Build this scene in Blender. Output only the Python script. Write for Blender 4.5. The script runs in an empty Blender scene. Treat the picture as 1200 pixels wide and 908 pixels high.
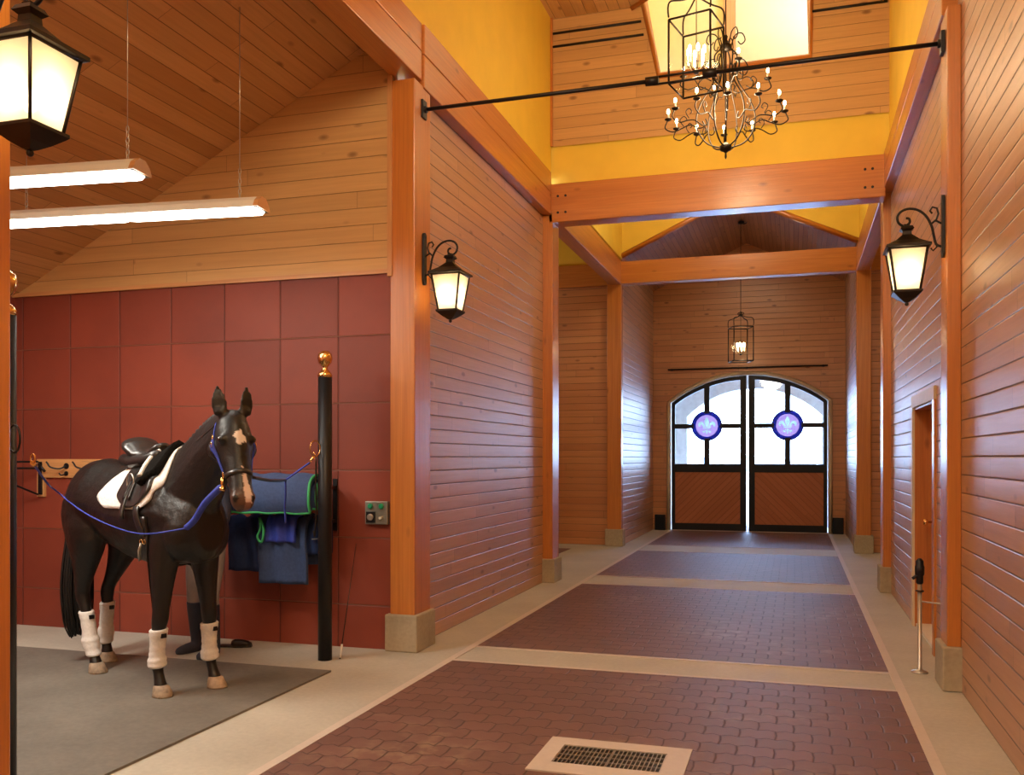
import bpy, bmesh, math, random
from math import sin, cos, pi, radians, sqrt, atan2, acos
from mathutils import Vector, Matrix, noise
from mathutils.bvhtree import BVHTree
random.seed(7)
C = bpy.context.scene.collection
V = Vector

# ------------------------------------------------------------------ nodes
class NT:
    def __init__(s, name):
        s.m = bpy.data.materials.new(name); s.m.use_nodes = True
        s.t = s.m.node_tree; s.t.nodes.clear()
        s.out = s.t.nodes.new('ShaderNodeOutputMaterial')
    def n(s, typ, **kw):
        nd = s.t.nodes.new('ShaderNode' + typ)
        for k, v in kw.items():
            if k.startswith('i_'):
                nd.inputs[k[2:].replace('_', ' ')].default_value = v
            else: setattr(nd, k, v)
        return nd
    def l(s, a, b): s.t.links.new(a, b)
    def val(s, sock, v):
        if hasattr(v, 'is_linked') or isinstance(v, bpy.types.NodeSocket): s.l(v, sock)
        else: sock.default_value = v
    def math(s, op, a, b=0.0, c=0.0):
        nd = s.n('Math', operation=op)
        s.val(nd.inputs[0], a); s.val(nd.inputs[1], b); s.val(nd.inputs[2], c)
        return nd.outputs[0]
    def comb(s, x, y, z=0.0):
        nd = s.n('CombineXYZ')
        s.val(nd.inputs[0], x); s.val(nd.inputs[1], y); s.val(nd.inputs[2], z)
        return nd.outputs[0]
    def mix(s, f, a, b, blend='MIX'):
        nd = s.n('Mix', data_type='RGBA', blend_type=blend)
        s.val(nd.inputs[0], f); s.val(nd.inputs[6], a); s.val(nd.inputs[7], b)
        return nd.outputs[2]
    def noise(s, vec, scale, detail=3, rough=.55, dist=0):
        nd = s.n('TexNoise'); s.l(vec, nd.inputs['Vector'])
        nd.inputs['Scale'].default_value = scale; nd.inputs['Detail'].default_value = detail
        nd.inputs['Roughness'].default_value = rough; nd.inputs['Distortion'].default_value = dist
        return nd.outputs[0]
    def ramp(s, f, *stops):
        nd = s.n('ValToRGB'); s.val(nd.inputs[0], f)
        e = nd.color_ramp.elements
        while len(e) < len(stops): e.new(.5)
        for k, (p, c) in enumerate(stops):
            e[k].position = p; e[k].color = (c, c, c, 1) if not hasattr(c, '__len__') else (*c, 1)[:4]
        return nd.outputs[0]
    def bump(s, h, dist=.01, strength=1):
        nd = s.n('Bump'); s.l(h, nd.inputs['Height'])
        nd.inputs['Distance'].default_value = dist; nd.inputs['Strength'].default_value = strength
        return nd.outputs[0]
    def bsdf(s, color, rough=.5, metal=0, normal=None, spec=.5, coat=0, coat_r=.1, **kw):
        b = s.n('BsdfPrincipled')
        s.val(b.inputs['Base Color'], (*color, 1) if isinstance(color, tuple) else color)
        s.val(b.inputs['Roughness'], rough); s.val(b.inputs['Metallic'], metal)
        b.inputs['Specular IOR Level'].default_value = spec
        b.inputs['Coat Weight'].default_value = coat; s.val(b.inputs['Coat Roughness'], coat_r)
        if normal:
            s.l(normal, b.inputs['Normal'])
            if coat: s.l(normal, b.inputs['Coat Normal'])
        for k, v in kw.items(): s.val(b.inputs[k], v)
        s.l(b.outputs[0], s.out.inputs[0]); return b

def plank(name, c1, c2, pitch=.125, L=2.6, rough=.38, coat=.0, groove=.05, dark=.12, knots=.85, bumpd=.004, cr0=.24):
    s = NT(name); uv = s.n('UVMap').outputs[0]
    sep = s.n('SeparateXYZ'); s.l(uv, sep.inputs[0]); u, v = sep.outputs[0], sep.outputs[1]
    vr = s.math('DIVIDE', v, pitch); row = s.math('FLOOR', vr); fv = s.math('FRACT', vr)
    w1 = s.n('TexWhiteNoise', noise_dimensions='1D'); s.l(row, w1.inputs['W'])
    ur = s.math('ADD', s.math('DIVIDE', u, L), s.math('MULTIPLY', w1.outputs[0], 7.31))
    col = s.math('FLOOR', ur); fu = s.math('FRACT', ur)
    w2 = s.n('TexWhiteNoise', noise_dimensions='2D'); s.l(s.comb(row, col), w2.inputs['Vector'])
    rid = w2.outputs[0]
    g = s.math('LESS_THAN', s.math('MINIMUM', fv, s.math('SUBTRACT', 1, fv)), groove * .5)
    j = s.math('LESS_THAN', s.math('MINIMUM', fu, s.math('SUBTRACT', 1, fu)), .0016 / L * 1.2)
    gj = s.math('MAXIMUM', g, j)
    off = s.math('MULTIPLY', rid, 37.0)
    gv = s.comb(s.math('ADD', s.math('MULTIPLY', u, 1.2), off), s.math('MULTIPLY', v, 28.0), off)
    gr = s.noise(gv, 1.0, 5, .6, .6)
    kv = s.comb(s.math('ADD', s.math('MULTIPLY', u, 2.1), off), s.math('MULTIPLY', vr, .62), off)
    vo = s.n('TexVoronoi'); s.l(kv, vo.inputs['Vector']); vo.inputs['Scale'].default_value = 1.0
    kn = s.ramp(vo.outputs['Distance'], (0, 1), (.07, .8), (.14, 0))
    big = s.noise(s.comb(u, v), .9, 2)
    base = s.mix(s.ramp(rid, (0, 0), (1, 1)), (*c1, 1), (*c2, 1))
    base = s.mix(s.math('MULTIPLY', s.ramp(gr, (.35, 0), (.72, 1)), .3), base, tuple(x * .62 for x in c1) + (1,))
    base = s.mix(s.math('MULTIPLY', kn, knots), base, (c1[0] * .3, c1[1] * .22, c1[2] * .2, 1))
    base = s.mix(s.math('MULTIPLY', gj, .85), base, tuple(x * dark for x in c1) + (1,))
    prof = s.ramp(s.math('MINIMUM', fv, s.math('SUBTRACT', 1, fv)), (0, 0), (groove * .9, 1))
    cup = s.math('MULTIPLY', s.math('MULTIPLY', fv, s.math('SUBTRACT', 1, fv)), 1.0)
    h = s.math('ADD', s.math('ADD', prof, cup), s.math('ADD', s.math('MULTIPLY', gr, .07), s.math('MULTIPLY', rid, .25)))
    rr = s.math('ADD', rough, s.math('MULTIPLY', gr, .14))
    s.bsdf(base, rr, normal=s.bump(h, bumpd), coat=coat, coat_r=s.math('ADD', cr0, s.math('MULTIPLY', gr, .16))); return s.m

def timber(name, c1, c2, rough=.42, coat=.0):
    s = NT(name); uv = s.n('UVMap').outputs[0]
    oi = s.n('ObjectInfo').outputs['Random']
    sep = s.n('SeparateXYZ'); s.l(uv, sep.inputs[0]); u, v = sep.outputs[0], sep.outputs[1]
    o = s.math('MULTIPLY', oi, 23.0)
    gv = s.comb(s.math('ADD', s.math('MULTIPLY', u, .5), o), s.math('MULTIPLY', v, 9.0), o)
    g = s.noise(gv, 1.2, 5, .6, 1.0)
    gf = s.noise(s.comb(s.math('MULTIPLY', u, 1.5), s.math('MULTIPLY', v, 70.0), o), 1, 3)
    vo = s.n('TexVoronoi'); s.l(s.comb(s.math('ADD', s.math('MULTIPLY', u, 1.7), o), s.math('MULTIPLY', v, 4.0), o), vo.inputs['Vector']); vo.inputs['Scale'].default_value = 1
    kn = s.ramp(vo.outputs['Distance'], (0, 1), (.045, .6), (.12, 0))
    base = s.mix(s.ramp(g, (.3, 0), (.75, 1)), (*c1, 1), (*c2, 1))
    base = s.mix(s.math('MULTIPLY', s.ramp(gf, (.4, 0), (.7, 1)), .3), base, tuple(x * .6 for x in c1) + (1,))
    base = s.mix(s.math('MULTIPLY', kn, .85), base, (c1[0] * .30, c1[1] * .22, c1[2] * .2, 1))
    s.bsdf(base, rough, normal=s.bump(s.math('ADD', g, gf), .0015), coat=coat, coat_r=.25); return s.m

def plain(name, color, rough=.5, metal=0, var=.12, scale=8, bumpd=.001, spec=.5, coat=0, **kw):
    s = NT(name); oc = s.n('TexCoord').outputs['Object']
    n = s.noise(oc, scale, 4)
    b = s.mix(s.ramp(n, (.3, 0), (.7, 1)), tuple(x * (1 - var) for x in color) + (1,), tuple(min(1, x * (1 + var)) for x in color) + (1,))
    s.bsdf(b, rough, metal, s.bump(n, bumpd), spec, coat, **kw); return s.m

def emit(name, color, strength):
    s = NT(name); e = s.n('Emission'); e.inputs[0].default_value = (*color, 1); e.inputs[1].default_value = strength
    s.l(e.outputs[0], s.out.inputs[0]); return s.m

def tinted(name, color, trans=.5, rough=.2, gloss=.08, diffuse=(.8, .8, .8)):
    """glass: part clear, part scattering, a little mirror"""
    s = NT(name); t = s.n('BsdfTransparent'); t.inputs[0].default_value = (*color, 1)
    tl = s.n('BsdfTranslucent'); tl.inputs[0].default_value = (*diffuse, 1)
    m = s.n('MixShader'); m.inputs[0].default_value = trans; s.l(tl.outputs[0], m.inputs[1]); s.l(t.outputs[0], m.inputs[2])
    g = s.n('BsdfGlossy'); g.inputs['Roughness'].default_value = rough
    m2 = s.n('MixShader'); m2.inputs[0].default_value = gloss; s.l(m.outputs[0], m2.inputs[1]); s.l(g.outputs[0], m2.inputs[2])
    s.l(m2.outputs[0], s.out.inputs[0]); return s.m

def concrete(name, c, rough=.6, var=.18):
    s = NT(name); oc = s.n('TexCoord').outputs['Object']
    a = s.noise(oc, 1.3, 5, .6); b = s.noise(oc, 30, 4, .6)
    f = s.math('ADD', s.math('MULTIPLY', a, .65), s.math('MULTIPLY', b, .35))
    base = s.mix(s.ramp(f, (.35, 0), (.65, 1)), tuple(x * (1 - var) for x in c) + (1,), tuple(x * (1 + var * .5) for x in c) + (1,))
    s.bsdf(base, s.math('ADD', rough - .1, s.math('MULTIPLY', a, .25)), normal=s.bump(f, .002)); return s.m

def pavers(name):
    s = NT(name); uv = s.n('UVMap').outputs[0]
    sep = s.n('SeparateXYZ'); s.l(uv, sep.inputs[0]); u, v = sep.outputs[0], sep.outputs[1]
    P, Q = .20, .165
    row0 = s.math('FLOOR', s.math('DIVIDE', v, Q))
    # wavy long joints of the dog-bone pavers
    tri = s.math('ABSOLUTE', s.math('SUBTRACT', s.math('FRACT', s.math('DIVIDE', u, P * .5)), .5))
    v2 = s.math('ADD', v, s.math('MULTIPLY', s.math('SUBTRACT', tri, .25), .055))
    vr = s.math('DIVIDE', v2, Q); row = s.math('FLOOR', vr); fv = s.math('FRACT', vr)
    tv = s.math('ABSOLUTE', s.math('SUBTRACT', fv, .5))
    u2 = s.math('ADD', s.math('ADD', s.math('DIVIDE', u, P), s.math('MULTIPLY', row, .5)), s.math('MULTIPLY', tv, .06))
    fu = s.math('FRACT', u2); col = s.math('FLOOR', u2)
    eu = s.math('MULTIPLY', s.math('MINIMUM', fu, s.math('SUBTRACT', 1, fu)), P)
    ev = s.math('MULTIPLY', s.math('MINIMUM', fv, s.math('SUBTRACT', 1, fv)), Q)
    e = s.math('MINIMUM', eu, ev)
    j = s.ramp(e, (.0015, 1), (.006, 0))
    w = s.n('TexWhiteNoise', noise_dimensions='2D'); s.l(s.comb(row, col), w.inputs['Vector'])
    oc = s.n('TexCoord').outputs['Object']
    sp = s.noise(oc, 160, 2); big = s.noise(oc, .8, 4); mid = s.noise(oc, 9, 3)
    c = s.mix(w.outputs[0], (.140, .070, .056, 1), (.178, .090, .073, 1))
    c = s.mix(s.math('MULTIPLY', s.ramp(sp, (.5, 0), (.75, 1)), .4), c, (.28, .15, .11, 1))
    dust = s.math('MULTIPLY', s.ramp(big, (.5, 0), (.68, 1)), s.ramp(mid, (.45, 0), (.7, 1)))
    c = s.mix(s.math('MULTIPLY', dust, .7), c, (.36, .26, .17, 1))
    c = s.mix(s.math('MULTIPLY', j, .85), c, (.028, .012, .010, 1))
    h = s.math('SUBTRACT', s.math('ADD', s.math('MULTIPLY', sp, .15), s.math('MULTIPLY', w.outputs[0], .25)), j)
    s.bsdf(c, s.math('ADD', .42, s.math('MULTIPLY', sp, .2)), normal=s.bump(h, .003), spec=.55); return s.m

def tiles(name):
    s = NT(name); oc = s.n('TexCoord').outputs['Object']
    sep = s.n('SeparateXYZ'); s.l(oc, sep.inputs[0])
    uv = s.n('UVMap').outputs[0]; sp = s.n('SeparateXYZ'); s.l(uv, sp.inputs[0]); u, v = sp.outputs[0], sp.outputs[1]
    ur = s.math('DIVIDE', u, .559); vr = s.math('DIVIDE', v, .566)
    fu, fv = s.math('FRACT', ur), s.math('FRACT', vr)
    w = s.n('TexWhiteNoise', noise_dimensions='2D'); s.l(s.comb(s.math('FLOOR', ur), s.math('FLOOR', vr)), w.inputs['Vector'])
    eu = s.math('MINIMUM', fu, s.math('SUBTRACT', 1, fu)); ev = s.math('MINIMUM', fv, s.math('SUBTRACT', 1, fv))
    j = s.ramp(s.math('MINIMUM', eu, ev), (.006, 1), (.014, 0))
    jl = s.math('MULTIPLY', s.math('LESS_THAN', fv, .012), .5)  # pale line at horizontal joints: edge highlight put into the colour
    sc = s.noise(oc, 220, 2, .7); md = s.noise(oc, 2.2, 4)
    c = s.mix(w.outputs[0], (.205, .038, .020, 1), (.29, .055, .028, 1))
    c = s.mix(s.math('MULTIPLY', s.ramp(sc, (.55, 0), (.75, 1)), .5), c, (.36, .07, .035, 1))
    c = s.mix(s.math('MULTIPLY', s.ramp(md, (.4, 0), (.7, 1)), .3), c, (.13, .02, .012, 1))
    c = s.mix(s.math('MULTIPLY', j, .6), c, (.05, .012, .008, 1))
    c = s.mix(jl, c, (.42, .2, .12, 1))
    h = s.math('SUBTRACT', s.math('ADD', s.math('MULTIPLY', sc, .15), s.math('MULTIPLY', w.outputs[0], .3)), j)
    s.bsdf(c, .55, normal=s.bump(h, .004)); return s.m

M = {}
M['wall'] = plank('varnished_plank_wall', (.50, .255, .135), (.60, .325, .175), .1235, 2.7, .5, coat=1.0, groove=.07, cr0=.33)
M['wall_dim'] = plank('plank_wall_far', (.52, .20, .066), (.62, .27, .095), .1235, 2.7, .45, coat=1.0, groove=.05)
M['pine'] = plank('pale_pine_boards', (.60, .35, .13), (.70, .42, .165), .142, 3.2, .5, groove=.032, dark=.42, knots=.8)
M['pine_v'] = plank('pine_ceiling_boards', (.56, .30, .11), (.72, .43, .18), .14, 2.8, .5, groove=.04, dark=.35, knots=.8)
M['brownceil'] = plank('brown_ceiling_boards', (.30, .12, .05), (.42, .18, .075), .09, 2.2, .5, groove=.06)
M['diag'] = plank('diagonal_door_boards', (.46, .15, .06), (.52, .18, .075), .10, 3, .4, groove=.06, dark=.4, knots=.2)
M['timber'] = timber('timber', (.52, .165, .022), (.64, .235, .036), .45, .8)
M['timber_pale'] = timber('timber_trim', (.56, .26, .09), (.72, .38, .15), .4, .1)
M['doorslab'] = timber('door_wood', (.46, .15, .035), (.60, .22, .055), .4, .1)
M['yellow'] = plain('yellow_plaster', (.87, .61, .065), .6, var=.05, scale=2, bumpd=.002)
M['creamy'] = plain('pale_yellow_plaster', (.88, .72, .36), .6, var=.03)
M['cream'] = plain('cream_paint', (.72, .60, .40), .5, var=.04)
M['concrete'] = concrete('concrete', (.50, .475, .40))
M['concrete_base'] = concrete('cast_concrete', (.42, .36, .25), .7, .25)
M['kerb'] = concrete('smooth_concrete_edge', (.60, .53, .46), .5, .1)
M['pavers'] = pavers('rubber_pavers')
M['tiles'] = tiles('rubber_wall_tiles')
M['mat'] = concrete('rubber_mat', (.175, .16, .135), .6, .3)
M['black'] = plain('black_iron', (.012, .011, .013), .42, .3)
M['bronze'] = plain('bronze_iron', (.03, .022, .016), .4, .6)
M['brass'] = plain('brass', (.85, .55, .22), .22, 1, var=.05)
M['steel'] = plain('galvanised_steel', (.55, .53, .48), .35, .8)
M['greysteel'] = plain('grey_panel', (.30, .29, .25), .4, .6)
M['doorblack'] = plain('dark_door_paint', (.006, .008, .013), .45, 0, spec=.3)
M['gtile'] = plain('porch_stucco', (.74, .76, .72), .8)
M['snow'] = plain('pale_ground', (.75, .76, .75), .8, scale=.5)
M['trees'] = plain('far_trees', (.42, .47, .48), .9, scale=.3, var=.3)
M['glass'] = tinted('clear_pane', (.95, .97, .98), 1.0, .02, .05)
M['frost'] = tinted('seeded_lantern_glass', (1, .93, .80), .25, .3, .04, (.95, .86, .68))
M['violet'] = tinted('violet_glass', (.085, .042, .075), .5, .2, .01, (.16, .085, .15))
M['lampglass'] = tinted('lamp_glass', (.97, .97, .95), 1.0, .05, .012)
M['blueglass'] = tinted('cobalt_glass', (.0015, .002, .022), .5, .2, .01, (.004, .005, .06))
M['paleglass'] = tinted('pale_green_glass', (.085, .105, .080), .6, .2, .01, (.16, .19, .14))
M['tube'] = emit('fluorescent_tube_glow', (1, .95, .84), 14)
M['bulb'] = emit('candle_bulb_glow', (1, .72, .38), 60)
M['lampbulb'] = emit('lantern_bulb_glow', (1, .80, .50), 22)
M['white_plastic'] = plain('white_plastic', (.75, .70, .60), .5, var=.03)
M['leather'] = plain('black_leather', (.022, .019, .018), .34, 0, scale=40, var=.3, coat=.25)
M['fur'] = plain('black_sheepskin', (.008, .007, .006), .95, scale=90, var=.5, bumpd=.01, spec=.1)
M['fleece'] = plain('white_quilted_cotton', (.80, .78, .74), .9, scale=60, var=.06, bumpd=.004, spec=.1)
M['wrap'] = plain('white_bandage', (.72, .69, .65), .9, scale=60, var=.08, bumpd=.003, spec=.1)
M['blue_web'] = plain('blue_webbing', (.035, .06, .42), .7, scale=50)
M['navy'] = plain('navy_blanket', (.020, .035, .105), .9, scale=40, bumpd=.003, spec=.2)
M['slateblue'] = plain('faded_blue_blanket', (.055, .085, .19), .9, scale=40, bumpd=.003, spec=.2)
M['green'] = plain('green_binding', (.05, .42, .14), .7)
M['redpiping'] = plain('pink_binding', (.65, .10, .10), .7)
M['hair'] = plain('black_horse_hair', (.006, .005, .004), .5, scale=60, var=.4)
M['hoof'] = plain('dusty_hoof', (.33, .25, .17), .65, scale=25, var=.35)
M['hoofp'] = plain('pale_hoof', (.46, .34, .23), .6, scale=25, var=.25)
M['eye'] = plain('horse_eye', (.01, .006, .004), .05, coat=1)
M['green_btn'] = plain('green_button', (.02, .32, .16), .3)
M['skin'] = plain('skin', (.55, .30, .20), .5, var=.05)
M['shirt'] = plain('dark_shirt', (.03, .03, .05), .9)
M['breeches'] = plain('grey_breeches', (.30, .26, .25), .9)
M['boot'] = plain('navy_boot', (.03, .04, .07), .5)
M['brownhair'] = plain('brown_hair', (.06, .03, .015), .6)
M['red'] = plain('red_enamel', (.5, .02, .02), .4)

# ------------------------------------------------------------------ mesh building
class MB:
    def __init__(s): s.v = []; s.f = []; s.uv = []; s.sm = []
    def face(s, pts, uvs=None, smooth=False):
        i = len(s.v); s.v += [V(p) for p in pts]; s.f.append(tuple(range(i, i + len(pts))))
        s.uv.append(uvs or [(0, 0)] * len(pts)); s.sm.append(smooth); return s
    def quad(s, a, b, c, d, u0=None, rot=False):
        """a-b runs along the boards"""
        a, b, c, d = map(V, (a, b, c, d)); U = (b - a).normalized()
        n = (b - a).cross(d - a).normalized(); W = n.cross(U)
        o = u0 if u0 is not None else V((0, 0, 0))
        uv = [((p - o).dot(U), (p - o).dot(W)) for p in (a, b, c, d)]
        if rot: uv = [(y, x) for x, y in uv]
        return s.face((a, b, c, d), uv)
    def box(s, lo, hi, mat=None, long=None):
        lo, hi = V(lo), V(hi); dims = hi - lo
        L = long if long is not None else max(range(3), key=lambda k: dims[k])
        P = lambda x, y, z: V(((lo, hi)[x].x, (lo, hi)[y].y, (lo, hi)[z].z))
        F = [((0,0,0),(0,1,0),(1,1,0),(1,0,0)), ((0,0,1),(1,0,1),(1,1,1),(0,1,1)), ((0,0,0),(1,0,0),(1,0,1),(0,0,1)),
             ((0,1,0),(0,1,1),(1,1,1),(1,1,0)), ((0,0,0),(0,0,1),(0,1,1),(0,1,0)), ((1,0,0),(1,1,0),(1,1,1),(1,0,1))]
        ax = [2, 2, 1, 1, 0, 0]
        T = mat or Matrix.Identity(4)
        base = len(s.v)
        for k in range(8): s.v.append(T @ P(k & 1, k >> 1 & 1, k >> 2 & 1))
        for fa, a in zip(F, ax):
            oth = [q for q in (0, 1, 2) if q != a]
            ua = L if L in oth else oth[0]; va = [q for q in oth if q != ua][0]
            s.f.append(tuple(base + x + 2 * y + 4 * z for x, y, z in fa)); s.sm.append(False)
            s.uv.append([(P(*p)[ua], P(*p)[va] + (.37 * a)) for p in fa])
        return s
    def grid(s, rows, closeu=False, closev=False, caps=False, smooth=True, uvs=None):
        base = len(s.v); n = len(rows); m = len(rows[0])
        for r in rows: s.v += [V(p) for p in r]
        for i in range(n if closeu else n - 1):
            for j in range(m if closev else m - 1):
                i2, j2 = (i + 1) % n, (j + 1) % m
                s.f.append((base + i * m + j, base + i * m + j2, base + i2 * m + j2, base + i2 * m + j))
                s.sm.append(smooth); s.uv.append([(i * .05, j * .05), (i * .05, (j + 1) * .05), ((i + 1) * .05, (j + 1) * .05), ((i + 1) * .05, j * .05)])
        if caps:
            s.f.append(tuple(base + j for j in reversed(range(m)))); s.sm.append(False); s.uv.append([(0, 0)] * m)
            s.f.append(tuple(base + (n - 1) * m + j for j in range(m))); s.sm.append(False); s.uv.append([(0, 0)] * m)
        return s
    def tube(s, path, r, n=8, closed=False, flat=None):
        path = [V(p) for p in path]; K = len(path); rows = []
        up = None
        for k, p in enumerate(path):
            if closed: t = path[(k + 1) % K] - path[k - 1]
            else: t = path[min(k + 1, K - 1)] - path[max(k - 1, 0)]
            t.normalize()
            if up is None:
                up = V((0, 0, 1)) if abs(t.z) < .9 else V((1, 0, 0))
            a = (up - t * up.dot(t)).normalized(); up = a; b = t.cross(a)
            rr = r[k] if hasattr(r, '__len__') else r
            ra, rb = (rr, rr) if flat is None else (rr * flat, rr)
            rows.append([p + a * ra * cos(2 * pi * j / n) + b * rb * sin(2 * pi * j / n) for j in range(n)])
        return s.grid(rows, closeu=closed, closev=True, caps=not closed)
    def lathe(s, prof, c=(0, 0, 0), n=20, axis='z'):
        c = V(c); rows = []
        for r, z in prof:
            ring = []
            for j in range(n):
                a = 2 * pi * j / n
                x, y = r * cos(a), r * sin(a)
                ring.append(c + (V((x, y, z)) if axis == 'z' else V((z, x, y)) if axis == 'x' else V((y, z, x))))
            rows.append(ring)
        return s.grid(rows, closev=True, caps=True)
    def sphere(s, c, r, n=12, sc=(1, 1, 1)):
        prof = [(max(1e-4, sin(pi * k / n)), -cos(pi * k / n)) for k in range(n + 1)]
        i0 = len(s.v); s.lathe(prof, (0, 0, 0), n * 2)
        for k in range(i0, len(s.v)):
            p = s.v[k]; s.v[k] = V(c) + V((p.x * r * sc[0], p.y * r * sc[1], p.z * r * sc[2]))
        return s
    def cyl(s, a, b, r, n=12, r2=None):
        return s.tube([a, V(a).lerp(V(b), .5), b], [r, (r + (r2 or r)) / 2, r2 or r], n)
    def columns(s, xs, zlo, zhi, y0, y1):
        """solid between two curves z(x), thick in y"""
        for x0, x1 in zip(xs[:-1], xs[1:]):
            a, b, c, d = zlo(x0), zlo(x1), zhi(x1), zhi(x0)
            if c - b < 1e-4 and d - a < 1e-4: continue
            s.face([(x0, y0, a), (x1, y0, b), (x1, y0, c), (x0, y0, d)], [(x0, a), (x1, b), (x1, c), (x0, d)])
            s.face([(x0, y1, a), (x0, y1, d), (x1, y1, c), (x1, y1, b)], [(x0, a), (x0, d), (x1, c), (x1, b)])
            s.face([(x0, y0, a), (x0, y1, a), (x1, y1, b), (x1, y0, b)]); s.face([(x0, y0, d), (x1, y0, c), (x1, y1, c), (x0, y1, d)])
        for x in (xs[0], xs[-1]):
            s.face([(x, y0, zlo(x)), (x, y1, zlo(x)), (x, y1, zhi(x)), (x, y0, zhi(x))])
        return s
    def xform(s, mat, i0=0):
        for k in range(i0, len(s.v)): s.v[k] = mat @ s.v[k]
        return s
    def build(s, name, mat, parent=None, origin=None, frame=None, bevel=0, clean=False, kind=None, subsurf=0):
        """verts are in world space unless a frame is given; origin is where the object's own origin goes"""
        me = bpy.data.meshes.new(name)
        o3 = V(origin) if origin is not None else V((0, 0, 0))
        me.from_pydata([p - o3 for p in s.v], [], s.f)
        ul = me.uv_layers.new(name='UVMap'); k = 0
        for f, uv in zip(me.polygons, s.uv):
            for q in range(len(uv)): ul.data[f.loop_start + q].uv = uv[q]
        me.polygons.foreach_set('use_smooth', s.sm)
        if clean:
            bm = bmesh.new(); bm.from_mesh(me); bmesh.ops.remove_doubles(bm, verts=bm.verts, dist=1e-5)
            bmesh.ops.recalc_face_normals(bm, faces=bm.faces); bm.to_mesh(me); bm.free()
        me.materials.append(mat)
        ob = bpy.data.objects.new(name, me); C.objects.link(ob)
        if parent is not None: ob.parent = parent
        if parent is None and origin is not None: ob.location = o3
        if bevel:
            b = ob.modifiers.new('b', 'BEVEL'); b.width = bevel; b.segments = 2; b.limit_method = 'ANGLE'
        if subsurf:
            b = ob.modifiers.new('s', 'SUBSURF'); b.levels = b.render_levels = subsurf
        if kind: ob['kind'] = kind
        return ob

def tag(o, label, cat, group=None):
    o['label'] = label; o['category'] = cat
    if group: o['group'] = group
    return o
def thing(name, label, cat, loc, rz=0, group=None):
    o = bpy.data.objects.new(name, None); C.objects.link(o); o.location = loc; o.rotation_euler = (0, 0, rz)
    o.empty_display_size = .1
    return tag(o, label, cat, group)
def struct(name, mb, mat, parent=None, **kw):
    o = mb.build(name, mat, parent, **kw)
    if parent is None: o['kind'] = 'structure'
    return o
def copy_tree(o, parent=None):
    c = o.copy(); C.objects.link(c)
    if parent is not None: c.parent = parent
    for ch in list(o.children): copy_tree(ch, c)
    return c
# first instance keeps its name; copies get Blender's suffixes

XL, XR = -3.08, 1.09
# ------------------------------------------------------------------ floor
struct('floor', MB().box((-11, -6, -.12), (10, 20.45, 0)), M['concrete'])
segs = [(-5.5, 6.72), (7.30, 11.30), (12.15, 15.60), (16.70, 20.15)]
for a, b in segs:
    m = MB()
    if a < 0:   # the drain frame interrupts the pavers
        gx0, gx1, gy0, gy1 = -1.315, -.53, 4.47, 5.035
        for lo, hi in (((-2.57, a), (.69, gy0)), ((-2.57, gy1), (.69, b)), ((-2.57, gy0), (gx0, gy1)), ((gx1, gy0), (.69, gy1))):
            m.box((lo[0], lo[1], -.05), (hi[0], hi[1], .004), long=0)
    else: m.box((-2.57, a, -.05), (.69, b, .004), long=0)
    struct('floor', m, M['pavers'])
struct('floor', MB().box((-8.5, 12.3, -.05), (-3.75, 15.6, .004), long=0), M['pavers'])
for k, x in enumerate((-2.60, .70)):
    struct('trim_%d' % (k + 1), MB().box((x - .03, -5.5, -.05), (x + .03, 20.15, .006)), M['kerb'])
n = 3
for a, b in ((6.72, 7.30), (11.3, 12.15), (15.6, 16.7)):
    for y in (a + .02, b - .02):
        struct('trim_%d' % n, MB().box((-2.57, y - .02, -.05), (.67, y + .02, .0055)), M['kerb']); n += 1
# ------------------------------------------------------------------ walls
def wallx(m, x, y0, y1, z0, z1, face):   # plane x = const, boards along y
    t = .14 * (-face)
    m.box((min(x, x + t), y0, z0), (max(x, x + t), y1, z1), long=1); return m
struct('wall_left', wallx(MB(), XL, 7.26, 11.28, 0, 4.70, 1), M['wall'])
struct('wall_right', wallx(wallx(wallx(wallx(MB(), XR, -6, 8.10, 0, 4.9, -1), XR, 9.42, 11.62, 0, 4.70, -1), XR, 8.10, 9.42, 2.08, 4.70, -1), XR, -6, 6.99, 4.9, 4.95, -1), M['wall'])
struct('wall_left', wallx(MB(), -3.0, 16.46, 20.4, 0, 5.3, 1), M['wall'])
struct('wall_right', wallx(MB(), 1.02, 16.46, 20.4, 0, 5.3, -1), M['wall'])
struct('wall_left', wallx(MB(), XL, -6, 2.55, 0, 4.8, 1), M['wall'])
# upper yellow storey
struct('wall_left', wallx(MB(), -3.0, -6, 11.4, 5.2, 7.3, 1), M['yellow'])
struct('wall_right', wallx(MB(), 1.05, -6, 11.4, 4.95, 7.3, -1), M['yellow'])
struct('wall_left', wallx(MB(), -3.0, 11.5, 16.5, 5.2, 7.3, 1), M['yellow'])
struct('wall_right', wallx(MB(), 1.05, 11.5, 16.5, 5.2, 7.3, -1), M['yellow'])
# cross wall above the first tie beam: yellow band, then boards round an opening
struct('wall_cross', MB().box((-3.0, 11.42, 5.05), (1.09, 11.56, 5.62)), M['yellow'])
m = MB(); yb = 11.38
ox0b, ox0t, ox1, oz = -1.61, -1.80, .18, 6.35
def wq(x0a, x1a, z0, x0b, x1b, z1):
    for y, fl in ((yb, 0), (yb + .1, 1)):
        p = [(x0a, y, z0), (x1a, y, z0), (x1b, y, z1), (x0b, y, z1)]
        uv = [(q[0], q[2]) for q in p]
        m.face(p if not fl else p[::-1], uv if not fl else uv[::-1])
wq(-3.0, 1.09, 5.60, -3.0, 1.09, oz); wq(-3.0, ox0b, oz, -3.0, ox0t, 7.3); wq(ox1, 1.09, oz, ox1, 1.09, 7.3)
m.face([(ox0b, yb, oz), (ox1, yb, oz), (ox1, yb + .1, oz), (ox0b, yb + .1, oz)])
struct('wall_cross', m, M['pine'])
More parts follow.
